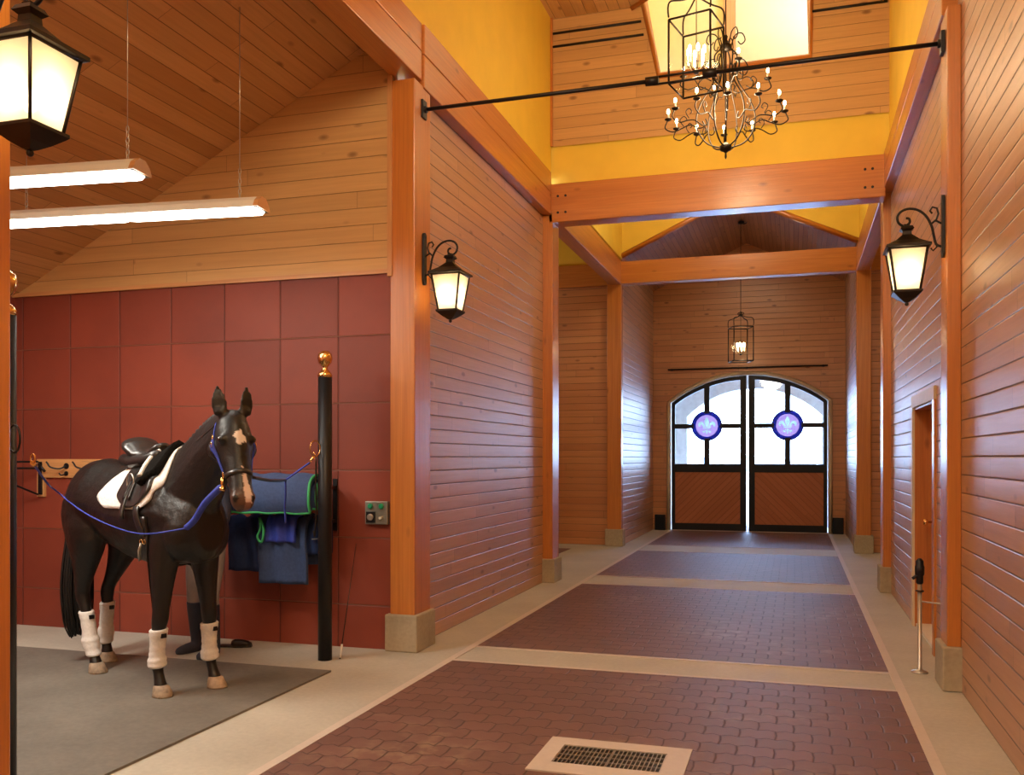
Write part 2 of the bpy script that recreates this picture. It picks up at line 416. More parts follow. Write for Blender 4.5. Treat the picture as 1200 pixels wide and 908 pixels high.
t = MB()
t.tube([(ox0t, yb, 7.3), (ox0b, yb, oz), (ox1, yb, oz), (ox1, yb, 7.3)], .045, 4)
struct('trim_%d' % n, t, M['timber']); n += 1
struct('trim_%d' % n, MB().box((-3.01, yb - .03, 5.6), (-2.97, yb, 7.28)), M['timber']); n += 1
# recess behind the opening and lantern well above
struct('wall_recess', MB().box((-2.6, 12.7, 6.2), (1.0, 12.8, 9.6)), M['creamy'])
struct('wall_recess', MB().box((-2.7, yb + .1, 6.2), (-2.6, 12.8, 7.32)).box((1.0, yb + .1, 6.2), (1.09, 12.8, 9.6)).box((-2.7, yb + .1, 6.1), (1.09, 12.8, 6.2)), M['creamy'])
struct('trim_%d' % n, MB().box((-.92, 12.62, 6.2), (-.76, 12.7, 9.5)), M['timber_pale']); n += 1
# flat ceiling of the hall with a splayed opening
m = MB()
zc = 7.25
def cq(pts):
    m.face([(x, y, zc) for x, y in pts], [(y, x) for x, y in pts]); m.face([(x, y, zc + .08) for x, y in pts][::-1], [(y, x) for x, y in pts][::-1])
cq([(-3.1, -6), (-3.1, yb), (-1.95, yb), (-1.2, 10.75), (-1.2, -6)])
cq([(-1.2, -6), (-1.2, 10.75), (.18, 10.75), (.18, -6)])
cq([(.18, -6), (.18, yb), (1.2, yb), (1.2, -6)])
struct('ceiling', m, M['pine_v'])
struct('ceiling', MB().box((-2.7, 10.6, 9.5), (1.2, 12.8, 9.6)), M['creamy'])
struct('wall_recess', MB().box((-1.25, 10.68, 7.33), (.28, 10.75, 9.5)).box((.18, 10.75, 7.33), (.28, yb, 9.5)), M['creamy'])
wl = MB(); wl.quad((-1.98, yb, 7.3), (-1.2, 10.72, 7.3), (-1.2, 10.72, 9.5), (-1.98, yb, 9.5)); wl.quad((-2.6, 12.7, 7.3), (-1.98, yb, 7.3), (-1.98, yb, 9.5), (-2.6, 12.7, 9.5))
struct('wall_recess', wl, M['creamy'])
t = MB(); t.tube([(-1.95, yb, 7.24), (-1.2, 10.75, 7.24), (.18, 10.75, 7.24), (.18, yb, 7.24)], .035, 4)
struct('trim_%d' % n, t, M['timber']); n += 1
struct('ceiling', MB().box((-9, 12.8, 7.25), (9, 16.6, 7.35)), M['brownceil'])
# end walls behind the viewer
struct('wall_back', MB().box((-3.2, -6.1, 0), (1.2, -6, 7.4)), M['wall_dim'])

# crossing: side aisles
for nm, x0, x1 in (('wall_left', -9, -3.2), ('wall_right', 1.2, 8)):
    struct(nm, MB().box((x0, 16.45, 0), (x1, 16.59, 4.75)), M['wall_dim'])
    struct(nm, MB().box((x0, 16.46, 4.75), (x1, 16.6, 7.3)), M['yellow'])
    struct(nm, MB().box((x0, 11.41, 0), (x1, 11.55, 4.75)), M['wall_dim'])
    xe = x0 if x0 < 0 else x1
    struct(nm, MB().box((xe - .1, 11.4, 0), (xe + .1, 16.6, 7.3), long=1), M['wall_dim'])
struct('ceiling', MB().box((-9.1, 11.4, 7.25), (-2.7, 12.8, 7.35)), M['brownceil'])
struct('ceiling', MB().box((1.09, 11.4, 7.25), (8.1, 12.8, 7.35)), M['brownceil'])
for xa, xb in ((-9, -3.14), (1.2, 8)): struct('wall_aisle', MB().box((xa, 11.41, 4.75), (xb, 11.55, 7.3)), M['yellow'])
# gable wall over second tie beam and boarded vault behind it
m = MB(); zr = lambda x: 5.28 + (6.2 - 5.28) * (1 - abs(x + .99) / 2.01)
m.columns([-3.1, -.99, 1.1], zr, lambda x: 7.3, 16.46, 16.56)
struct('wall_gable', m, M['yellow'])
t = MB(); t.tube([(-3.0, 16.42, 5.26), (-.99, 16.42, 6.18)], .05, 4); t.tube([(-.99, 16.42, 6.18), (1.02, 16.42, 5.26)], .05, 4)
struct('trim_%d' % n, t, M['timber']); n += 1
m = MB()
for a, b in (((-3.1, 5.24), (-.99, 6.22)), ((-.99, 6.22), (1.12, 5.24))):
    p = [V((a[0], 16.5, a[1])), V((a[0], 20.5, a[1])), V((b[0], 20.5, b[1])), V((b[0], 16.5, b[1]))]
    L = (p[3] - p[0]).length
    m.face(p, [(0, 0), (4, 0), (4, L), (0, L)])
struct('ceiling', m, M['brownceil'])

# back wall with segmental arch opening
ax0, ax1, axc, R, zc0 = -2.62, .69, -.965, 2.62, .78
arch = lambda x, R=R: zc0 + sqrt(max(R * R - (x - axc) ** 2, 0))
xs = [ax0 + (ax1 - ax0) * k / 32 for k in range(33)]
m = MB(); m.box((-3.1, 20.3, 0), (ax0, 20.42, 6.4), long=0); m.box((ax1, 20.3, 0), (1.12, 20.42, 6.4), long=0)
m.columns(xs, arch, lambda x: 6.4, 20.3, 20.42)
struct('wall_back', m, M['wall_dim'])
m = MB()
path = [(ax0 - .03, 20.27, 0), (ax0 - .03, 20.27, 1.4), (ax0 - .03, 20.27, arch(ax0))] + [(x, 20.27, arch(x) + .02) for x in xs[1:-1]] + [(ax1 + .03, 20.27, arch(ax1)), (ax1 + .03, 20.27, 1.4), (ax1 + .03, 20.27, 0)]
m.tube(path, .045, 4)
struct('trim_%d' % n, m, M['cream']); n += 1

# arched door leaves -------------------------------------------------
def leaf(idx, x0, x1, inner, mx):
    """inner: which side the meeting stile is on (+1 right)"""
    Ri = R - .03; y0, y1 = 20.29, 20.36
    top = lambda x: arch(x, Ri)
    root = bpy.data.objects.new('door_%d' % idx, None); C.objects.link(root); root['kind'] = 'structure'
    root.location = (x0 if inner > 0 else x1, 20.32, 0); O = root.location.copy()
    ow, iw = .075, .13
    l, r = (x0 + ow, x1 - iw) if inner > 0 else (x0 + iw, x1 - ow)
    f = MB(); xx = lambda a, b, k=12: [a + (b - a) * q / k for q in range(k + 1)]
    f.columns(xx(x0, l, 2), lambda x: .01, top, y0, y1); f.columns(xx(r, x1, 2), lambda x: .01, top, y0, y1)
    f.columns(xx(l, r), lambda x: .01, lambda x: .16, y0, y1); f.columns(xx(l, r), lambda x: 1.28, lambda x: 1.46, y0, y1)
    f.columns(xx(l, r), lambda x: top(x) - .09, top, y0, y1)
    for a, b in ((l, mx - .28), (mx + .28, r)): f.columns(xx(a, b, 4), lambda x: 2.235, lambda x: 2.335, y0 + .005, y1 - .005)
    f.columns(xx(mx - .058, mx + .058, 2), lambda x: 1.44, lambda x: 2.02, y0 + .006, y1 - .006); f.columns(xx(mx - .058, mx + .058, 2), lambda x: 2.56, lambda x: top(x) - .05, y0 + .006, y1 - .006)
    f.build('door_frame', M['doorblack'], root, origin=O)
    for a, b in ((l, mx), (mx, r)):
        p = MB(); p.columns(xx(a, b), lambda x: 1.4, lambda x: 2.28, y0 + .03, y0 + .036); p.build('glass_pane', M['glass'], root, origin=O)
        p = MB(); p.columns(xx(a, b), lambda x: 2.29, lambda x: top(x) - .03, y0 + .03, y0 + .036); p.build('glass_pane', M['glass'], root, origin=O)
    # boarded panel, boards on the diagonal
    p = MB(); sg = -1 if inner > 0 else 1; c = .7071
    pts = [(l, y0 + .02, .15), (r, y0 + .02, .15), (r, y0 + .02, 1.29), (l, y0 + .02, 1.29)]
    uvf = lambda q: ((q[0] * c - sg * q[2] * c), (q[0] * c * sg + q[2] * c))
    p.face(pts, [uvf(q) for q in pts]); q = [(a, y1 - .01, z) for a, _, z in pts][::-1]; p.face(q, [uvf(w) for w in q])
    p.build('board_panel', M['diag'], root, origin=O)
    # medallion
    cz = 2.29; ring = MB()
    rows = []
    for rr, yy in ((.312, y0 - .005), (.33, y0 - .005), (.33, y1 + .005), (.312, y1 + .005)):
        rows.append([(mx + rr * cos(2 * pi * k / 40), yy, cz + rr * sin(2 * pi * k / 40)) for k in range(40)])
    ring.grid(rows, closeu=True, closev=True, smooth=False); rg = ring.build('medallion_ring', M['doorblack'], root, origin=O)
    d = MB(); d.grid([[(mx + rr * cos(2 * pi * k / 40), y0 + .010, cz + rr * sin(2 * pi * k / 40)) for k in range(40)] for rr in (.238, .316)], closev=True, smooth=False)
    d.build('blue_glass_border', M['blueglass'], rg, origin=O)
    # lily emblem, cut out of the violet disc
    polys = []; S = .195
    def poly(pts): polys.append([(a * S, b * S) for a, b in pts])
    poly([(0, 1), (.18, .72), (.27, .45), (.18, .15), (.10, -.10), (-.10, -.10), (-.18, .15), (-.27, .45), (-.18, .72)])
    for sx in (1, -1):
        poly([(sx * a, b) for a, b in ((.17, -.1), (.27, .18), (.42, .42), (.66, .5), (.88, .36), (.96, .1), (.84, -.1), (.72, -.08), (.74, .08), (.62, .18), (.48, .06), (.36, -.12))])
        poly([(sx * a, b) for a, b in ((.17, -.32), (.2, -.45), (.32, -.6), (.44, -.52), (.5, -.66), (.3, -.8), (.16, -.62))])
    poly([(-.42, -.15), (.42, -.15), (.42, -.27), (-.42, -.27)])
    poly([(0, -.31), (.1, -.5), (.08, -.8), (0, -1), (-.08, -.8), (-.1, -.5)])
    from mathutils.geometry import delaunay_2d_cdt
    pv = [V((.24 * cos(2 * pi * k / 48), .24 * sin(2 * pi * k / 48))) for k in range(48)]; pe = [(k, (k + 1) % 48) for k in range(48)]
    for P in polys:
        b = len(pv); pv += [V(p) for p in P]; pe += [(b + k, b + (k + 1) % len(P)) for k in range(len(P))]
    cv, _, cf = delaunay_2d_cdt(pv, pe, [], 0, 1e-6)[:3]
    def inside(p, P):
        c = False
        for a, b in zip(P, P[1:] + P[:1]):
            if (a[1] > p.y) != (b[1] > p.y) and p.x < (b[0] - a[0]) * (p.y - a[1]) / (b[1] - a[1]) + a[0]: c = not c
        return c
    disc, em = MB(), MB()
    for f_ in cf:
        ct = sum((cv[q] for q in f_), V((0, 0))) / len(f_)
        if ct.length > .24: continue
        (em if any(inside(ct, P) for P in polys) else disc).face([(mx + cv[q].x, y0 + .012, cz + cv[q].y) for q in f_])
    disc.build('violet_glass', M['violet'], rg, origin=O); em.build('lily_emblem', M['paleglass'], rg, origin=O)
    return root
leaf(1, -2.59, -.99, 1, -1.83)
leaf(2, -.945, .66, -1, -.14)
t = MB().box((-2.6, 20.15, 0), (.68, 20.45, .012)); struct('trim_%d' % n, t, M['kerb']); n += 1

# outside: porch arch, pale ground, far treeline
px = [-2.50 + 3.12 * k / 24 for k in range(25)]
R2 = (1.56 ** 2 + .66 ** 2) / (2 * .66); pa = lambda x: 3.25 - R2 + sqrt(max(R2 ** 2 - (x + .94) ** 2, 0))
m = MB(); m.box((-5, 22.5, -.1), (-2.50, 22.9, 5.5)); m.box((.62, 22.5, -.1), (4, 22.9, 5.5)); m.columns(px, pa, lambda x: 5.5, 22.5, 22.9)
struct('wall_porch', m, M['gtile'])
struct('wall_porch', MB().box((-3.3, 20.45, -.1), (-3.15, 22.5, 4.5)).box((1.2, 20.45, -.1), (1.35, 22.5, 4.5)), M['gtile'])
struct('ceiling', MB().box((-3.4, 20.45, 4.5), (1.4, 22.6, 4.6)), M['gtile'])
struct('floor', MB().box((-90, 20.46, -.3), (90, 200, -.03)), M['snow'])
tg = MB()
for k in range(110):
    x = -45 + k * .85 + random.uniform(-.4, .4); tg.sphere((x, 110 + random.uniform(-5, 5), random.uniform(.0, .5)), random.uniform(.5, 1.3), 5, (1, 1, 1.1))
o = tg.build('distant_treeline', M['trees']); o['kind'] = 'stuff'; tag(o, 'pale hazy line of distant trees seen through the door glass', 'trees')
struct('floor', MB().box((-40, 5, -.3), (-11, 22, -.13)), M['snow'])
struct('floor', MB().box((10, 5, -.3), (40, 22, -.13)), M['snow'])

# ------------------------------------------------------------------ bay walls
YB = 6.95
m = MB(); x0, x1 = -7.15, -3.19
m.face([(x0, YB, 0), (x1, YB, 0), (x1, YB, 3.14), (x0, YB, 3.14)], [(a + 20 * .559 + .36 - .02, b + .566 - .36) for a, b in ((x0, 0), (x1, 0), (x1, 3.14), (x0, 3.14))])
m.face([(x0, YB, 3.14), (x1, YB, 3.14), (x1, YB + .1, 3.14), (x0, YB + .1, 3.14)])
struct('wall_bay', m, M['tiles'])
rz = lambda x: 3.14 + (x + 7.15) * .502
m = MB(); m.columns([x0, x1], lambda x: 3.14, rz, YB - .012, YB + .1)
struct('wall_bay', m, M['pine'])
m = MB(); m.box((x1 - .03, YB - .045, 3.10), (x1 + .01, YB - .012, rz(x1)), long=2); m.box((x0, YB - .03, 3.13), (x1, YB - .012, 3.165)); struct('trim_%d' % n, m, M['timber_pale']); n += 1
struct('wall_bay', MB().face([(x0, 2.7, 0), (x0, YB, 0), (x0, YB, 3.2), (x0, 2.7, 3.2)][::-1], [(2.7, 0), (YB, 0), (YB, 3.2), (2.7, 3.2)][::-1]), M['tiles'])
struct('wall_bay', MB().box((x0, 2.6, 0), (-3.2, 2.7, 5.3)), M['wall_dim'])
m = MB(); p = [V((x0 - .05, 2.6, rz(x0 - .05))), V((x0 - .05, YB + .1, rz(x0 - .05))), V((-3.15, YB + .1, rz(-3.15))), V((-3.15, 2.6, rz(-3.15)))]
L = (p[3] - p[0]).length; m.face(p, [(0, 0), (4.4, 0), (4.4, L), (0, L)]); m.face([q + V((0, 0, .08)) for q in p][::-1])
struct('ceiling', m, M['pine_v'])
tag(MB().box((-7.1, 3.0, 0), (-3.30, 6.10, .014)).build('rubber_mat', M['mat']), 'large dark grey rubber floor mat under the black horse', 'mat')

# ------------------------------------------------------------------ posts and beams
def post(x0, x1, y0, y1, z1, label, base=True, name='timber_post'):
    O = ((x0 + x1) / 2, (y0 + y1) / 2, 0)
    t = thing(name, label, 'post', O, group='timber posts along the aisle')
    MB().box((x0, y0, .30 if base else 0), (x1, y1, z1), long=2).build('shaft', M['timber'], t, origin=O, bevel=.008)
    if base:
        e = .035
        MB().box((x0 - e, y0 - e, 0), (x1 + e, y1 + e, .305)).build('concrete_base', M['concrete_base'], t, origin=O, bevel=.012)
    return t
post(-3.2, -2.98, 2.58, 2.88, 4.78, 'orange timber post in the near left foreground behind the big lantern')
post(-3.2, -2.98, 6.92, 7.26, 4.72, 'tall timber post on concrete base between red tile bay and purple-lit plank wall')
post(-3.14, -2.95, 11.28, 11.60, 4.72, 'left timber post under the near end of the crossing, end of the left plank wall')
post(-3.24, -2.98, 16.28, 16.45, 4.74, 'far left timber post between the side aisle and the door vestibule')
post(1.0, XR, 6.86, 7.14, 4.70, 'right timber post carrying the lantern and the end of the tie rod', name='timber_post')
post(1.0, XR + .08, 11.62, 11.92, 4.72, 'right timber post at the near side of the crossing, beyond the small door')
post(.99, 1.22, 16.25, 16.45, 4.74, 'far right timber post beside the door vestibule')
# upper side posts on the right wall go up past the tie rod
def beam(name, lo, hi, label, split=False):
    O = tuple((a + b) / 2 for a, b in zip(lo, hi)); O = (O[0], O[1], lo[2])
    m = MB()
    if split:
        zm = lo[2] + (hi[2] - lo[2]) * .52
        m.box(lo, (hi[0], hi[1], zm - .004)).box((lo[0], lo[1], zm + .004), hi).box((lo[0] + .01, lo[1] + .01, lo[2] + .02), (hi[0] - .01, hi[1] - .01, hi[2] - .02))
    else: m.box(lo, hi)
    return tag(m.build(name, M['timber'], origin=O, bevel=.008), label, 'beam')
beam('header_beam', (-3.2, -6, 4.76), (-2.985, 7.09, 5.24), 'upper left header beam over the open bay front, nearest part', True)
beam('header_beam', (-3.15, 7.10, 4.70), (-2.965, 11.28, 5.24), 'left header beam on top of the long plank wall, under the yellow plaster', True)
beam('header_beam', (-3.2, 11.62, 4.72), (-2.98, 16.3, 5.14), 'left side beam of the crossing, over the side aisle opening')
beam('header_beam', (.985, 7.0, 4.70), (1.20, 11.5, 5.12), 'right header beam above the lantern wall, under yellow plaster', True)
beam('header_beam', (.985, -6, 4.86), (1.20, 6.99, 5.12), 'right header beam nearest the viewer at the top edge', True)
beam('header_beam', (.99, 11.62, 4.72), (1.20, 16.3, 5.14), 'right side beam of the crossing, over the right side aisle')
beam('tie_beam', (-3.0, 11.28, 4.60), (1.0, 11.56, 5.09), 'big horizontal timber tie beam nearest, above the brick floor with bluish underside')
beam('tie_beam', (-3.0, 16.28, 4.73), (1.0, 16.5, 5.13), 'farther horizontal tie beam in front of the gable vault')
beam('aisle_beam', (-9, 16.30, 4.72), (-3.24, 16.45, 5.12), 'brown beam over the far wall of the left side aisle')
beam('aisle_beam', (1.22, 16.30, 4.72), (8, 16.45, 5.12), 'brown beam over the far wall of the right side aisle')
bolts = MB()
for xx in (-2.88, -2.78, .86, .78):
    for zz in (4.72, 4.93):
        i0 = len(bolts.v); bolts.lathe([(.016, -.006), (.016, .004)], (xx, 11.277, zz), 8, 'y')
# bolt heads belong to the first tie beam
tb = [o for o in C.objects if o.name == 'tie_beam'][0]
bolts.build('bolt_heads', M['bronze'], tb, origin=tb.location)

# tie rod
t = thing('tie_rod', 'thin black iron tie rod with turnbuckle spanning the hall in front of the chandeliers', 'rod', (-1, 7.05, 4.49))
O = (-1, 7.05, 4.49)
za = lambda x: 4.52 - (x + 2.98) / 3.98 * .03
MB().cyl((-2.98, 7.1, 4.52), (-1.05, 7.05, za(-1.05)), .016).cyl((-.62, 7.02, za(-.62)), (1.0, 6.97, 4.49), .016).build('rod', M['black'], t, origin=O)
tb_ = MB()
for dz in (.028, -.028): tb_.cyl((-1.04, 7.05, za(-1.04) + dz), (-.60, 7.02, za(-.6) + dz), .009)
tb_.cyl((-1.10, 7.05, za(-1.1)), (-1.0, 7.05, za(-1.0)), .034).cyl((-.66, 7.03, za(-.66)), (-.56, 7.02, za(-.56)), .034)
tb_.build('turnbuckle', M['black'], t, origin=O)
for x, y, z in ((-2.975, 7.1, 4.52), (.985, 6.97, 4.49)):
    MB().box((x - .012, y - .045, z - .075), (x + .012, y + .045, z + .075)).lathe([(.03, -.03), (.03, .03)], (x, y, z), 12, 'x').build('end_plate', M['black'], t, origin=O)
# upper thin rods at the cross wall
for k, (xa, xb, z, lab) in enumerate(((-2.97, -1.83, 7.05, 'upper short black rod at top left of the board wall'), (-2.97, -1.80, 6.88, 'lower short black rod at top left of the board wall'), (.2, 1.03, 6.88, 'short black rod on the board wall at the upper right'))):
    tag(MB().cyl((xa, 11.366, z), (xb, 11.366, z), .015).build('iron_rod', M['black'], origin=((xa + xb) / 2, 11.32, z)), lab, 'rod', 'thin rods on the board wall')
tag(MB().cyl((-2.66, 20.2, 3.53), (.67, 20.2, 3.53), .018).box((-2.6, 20.2, 3.51), (-2.56, 20.3, 3.55)).box((-1, 20.2, 3.51), (-.96, 20.3, 3.55)).box((.56, 20.2, 3.51), (.6, 20.3, 3.55)).build('curtain_rail', M['black'], origin=(-1, 20.2, 3.53)), 'thin dark horizontal rail above the arched doors', 'rail')
for x0_, x1_, lab in ((-2.95, -2.72, 'small black floor box left of the arched doors'), (.76, .98, 'small black floor box right of the arched doors')):
    tag(MB().box((x0_, 20.18, 0), (x1_, 20.29, .34)).box((x0_ + .02, 20.165, .03), (x1_ - .02, 20.185, .31)).build('floor_box', M['doorblack'], origin=((x0_ + x1_) / 2, 20.23, 0), bevel=.008), lab, 'box', 'black boxes beside the arched doors')

# small door in the right wall
root = bpy.data.objects.new('door_3', None); C.objects.link(root); root['kind'] = 'structure'; root.location = (1.15, 8.76, 0); O = root.location.copy()
y0, y1, zt = 8.10, 9.42, 2.08
MB().box((1.07, y1 - .02, 0), (1.092, y1 + .10, zt + .10), long=2).box((1.07, y0 - .09, zt - .01), (1.092, y1, zt + .10), long=1).build('door_trim', M['cream'], root, origin=O)
MB().box((1.07, y0 - .09, 0), (1.092, y0 + .01, zt - .01), long=2).build('door_trim', M['timber'], root, origin=O)
MB().box((1.09, y1 - .03, 0), (1.235, y1, zt), long=2).box((1.09, y0, 0), (1.235, y0 + .03, zt), long=2).box((1.09, y0, zt - .03), (1.235, y1, zt), long=1).build('door_jamb', M['doorslab'], root, origin=O)
MB().box((1.235, y0, 0.02), (1.28, y1, zt), long=2).build('door_leaf', M['doorslab'], root, origin=O)
MB().box((1.1, y0 + .03, 0), (1.24, y1 - .03, .03), long=1).build('door_sill', M['white_plastic'], root, origin=O)
MB().lathe([(.01, 0), (.01, -.05), (.03, -.055), (.03, -.085), (.012, -.09)], (1.235, 9.25, 1.0), 12, 'x').build('door_knob', M['brass'], root, origin=O)

# drain
x0, x1, y0, y1 = -1.315, -.53, 4.47, 5.035; O = ((x0 + x1) / 2, (y0 + y1) / 2, 0)
t = thing('floor_drain', 'rectangular steel grate in a pale concrete frame set in the brick floor', 'drain', O)
a0, a1, b0, b1 = -1.215, -.65, 4.615, 4.915
f = MB().box((x0, y0, 0), (x1, b0, .012)).box((x0, b1, 0), (x1, y1, .012)).box((x0, b0, 0), (a0, b1, .012)).box((a1, b0, 0), (x1, b1, .012))
f.build('concrete_frame', M['kerb'], t, origin=O)
MB().box((a0, b0, 0), (a1, b1, .0012)).build('drain_dark_sheet', M['black'], t, origin=O)  # black sheet on the floor stands in for the shaded drain cavity
for s0, s1 in ((a0 + .004, (a0 + a1) / 2 - .004), ((a0 + a1) / 2 + .004, a1 - .004)):
    g = MB()
    nb = 12
    for k in range(nb + 1):
        x = s0 + (s1 - s0) * k / nb; g.box((x - .0022, b0 + .004, .004), (x + .0022, b1 - .004, .010))
    for k in range(5):
        y = b0 + .004 + (b1 - b0 - .008) * k / 4; g.box((s0, y - .003, .004), (s1, y + .003, .0095))
    g.build('grate', M['steel'], t, origin=O)

# hydrant stand by the right wall
t = thing('water_hydrant', 'slim steel standpipe with dark valve head by the small door', 'hydrant', (.89, 7.38, 0)); O = (.89, 7.38, 0)
MB().lathe([(.06, 0), (.06, .01), (.025, .022), (.016, .03), (.016, .68)], O, 16).build('pipe', M['steel'], t, origin=O)
MB().lathe([(.02, .66), (.026, .67), (.026, .72), (.034, .73), (.034, .79), (.028, .80), (.028, .83), (.012, .85)], O, 16).cyl((.89, 7.38, .74), (.84, 7.36, .70), .012).build('valve_head', M['black'], t, origin=O)
MB().cyl((.89, 7.38, .53), (1.09, 7.30, .525), .006).build('brace_rod', M['steel'], t, origin=O)
MB().lathe([(.012, 0), (.03, .004), (.03, .012), (.012, .016)], (.89, 7.38, .60), 12).build('handle_collar', M['bronze'], t, origin=O)

# ------------------------------------------------------------------ wall lanterns
def spiral(c, r0, r1, a0, a1, k=18, sx=1):
    return [(c[0] + sx * (r0 + (r1 - r0) * q / k) * cos(a0 + (a1 - a0) * q / k), 0, c[1] + (r0 + (r1 - r0) * q / k) * sin(a0 + (a1 - a0) * q / k)) for q in range(k + 1)]
def make_lantern(label):
    t = thing('wall_lantern', label, 'lantern', (0, 0, 0), group='iron wall lanterns with seeded glass')
    # local: wall plane at x=0, arm out along +x, z=0 at lamp roof
    D = .245
    MB().box((0, -.03, -.08), (.022, .03, .30)).lathe([(.03, 0), (.03, .022)], (0, 0, .30), 14, 'x').lathe([(.03, 0), (.03, .022)], (0, 0, -.08), 14, 'x').build('back_plate', M['black'], t, bevel=.003)
    a = MB()
    arm = [(.02, 0, -.03), (.055, 0, -.01), (.07, 0, .05), (.085, 0, .12), (.12, 0, .19), (.17, 0, .235), (.23, 0, .25), (.28, 0, .235), (.305, 0, .20), (.30, 0, .16), (.275, 0, .135), (.245, 0, .135), (.225, 0, .155), (.23, 0, .18), (.25, 0, .185)]
    pts = []
    for k in range(len(arm) - 1):
        p0, p1, p2, p3 = [V(arm[min(max(q, 0), len(arm) - 1)]) for q in (k - 1, k, k + 1, k + 2)]
        for q in range(4):
            u = q / 4; pts.append(.5 * ((2 * p1) + (-p0 + p2) * u + (2 * p0 - 5 * p1 + 4 * p2 - p3) * u * u + (-p0 + 3 * p1 - 3 * p2 + p3) * u ** 3))
    pts.append(V(arm[-1])); a.tube(pts, .009, 8)
    a.tube([V((.09, 0, .13)), V((.055, 0, .16)), V((.04, 0, .20)), V((.05, 0, .24)), V((.08, 0, .25)), V((.095, 0, .225)), V((.08, 0, .205))], .007, 8)
    a.tube([V((.02, 0, .13)), V((.05, 0, .15)), V((.07, 0, .155))], .007, 8)
    a.tube([V((.07, 0, .04)), V((.05, 0, -.03)), V((.075, 0, -.055)), V((.09, 0, -.035))], .006, 8)
    a.build('scroll_arm', M['black'], t)
    def ring(h, z): return [(D + sx * h, sy * h, z) for sx, sy in ((1, 1), (-1, 1), (-1, -1), (1, -1))]
    r = MB(); r.grid([ring(h, z) for h, z in ((.02, .14), (.018, .13), (.035, .125), (.045, .105), (.028, .09), (.03, .065), (.045, .05), (.075, .02), (.125, -.012), (.145, -.022), (.145, -.038), (.125, -.042))], closev=True, caps=True, smooth=False)
    r.build('lamp_roof', M['bronze'], t)
    T, B, zt, zb = .122, .078, -.042, -.335
    c = MB()
    for sx, sy in ((1, 1), (-1, 1), (-1, -1), (1, -1)):
        c.tube([(D + sx * T, sy * T, zt), (D + sx * B, sy * B, zb)], .009, 4)
    for h, z in ((T, zt), (B + .004, zb)):
        q = ring(h, z)
        for k in range(4): c.tube([q[k], q[(k + 1) % 4]], .009, 4)
    c.build('glass_frame', M['bronze'], t)
    A_, B_ = ring(T - .004, zt - .004), ring(B - .002, zb + .004)
    for k in range(4):
        k2 = (k + 1) % 4
        MB().face([A_[k], A_[k2], B_[k2], B_[k]]).build('glass_pane', M['frost'], t)
    b = MB(); b.grid([ring(h, z) for h, z in ((.095, -.332), (.095, -.345), (.085, -.355), (.05, -.385), (.02, -.405), (.01, -.41))], closev=True, caps=True, smooth=False)
    b.sphere((D, 0, -.42), .014, 6); b.build('bottom_cup', M['bronze'], t)
    MB().cyl((D, 0, -.33), (D, 0, -.27), .014).build('candle_socket', M['white_plastic'], t)
    MB().sphere((D, 0, -.225), .028, 8, (1, 1, 1.6)).build('bulb', M['lampbulb'], t)
    return t
lab = ['large iron lantern in the near left foreground, cropped by the picture edge',
       'left iron wall lantern on the tall post beside the plank wall',
       'right iron wall lantern on the right timber post above the small door']
L0 = make_lantern(lab[0]); places = [((-2.98, 2.73, 3.16), 0), ((-2.98, 7.10, 3.155), 0), ((1.0, 6.96, 3.10), pi)]
lanterns = []
for k, (p, rz_) in enumerate(places):
    t = L0 if k == 0 else copy_tree(L0)
    t.location = p; t.rotation_euler = (0, 0, rz_); t['label'] = lab[k]; lanterns.append(t)
    lx = p[0] + (.245 if rz_ == 0 else -.245)
    ld = bpy.data.lights.new('lantern_light', 'POINT'); ld.energy = 5.5; ld.color = (1, .72, .40); ld.shadow_soft_size = .05
    lo = bpy.data.objects.new('lantern_light', ld); C.objects.link(lo); lo.location = (lx, p[1], p[2] - .2)

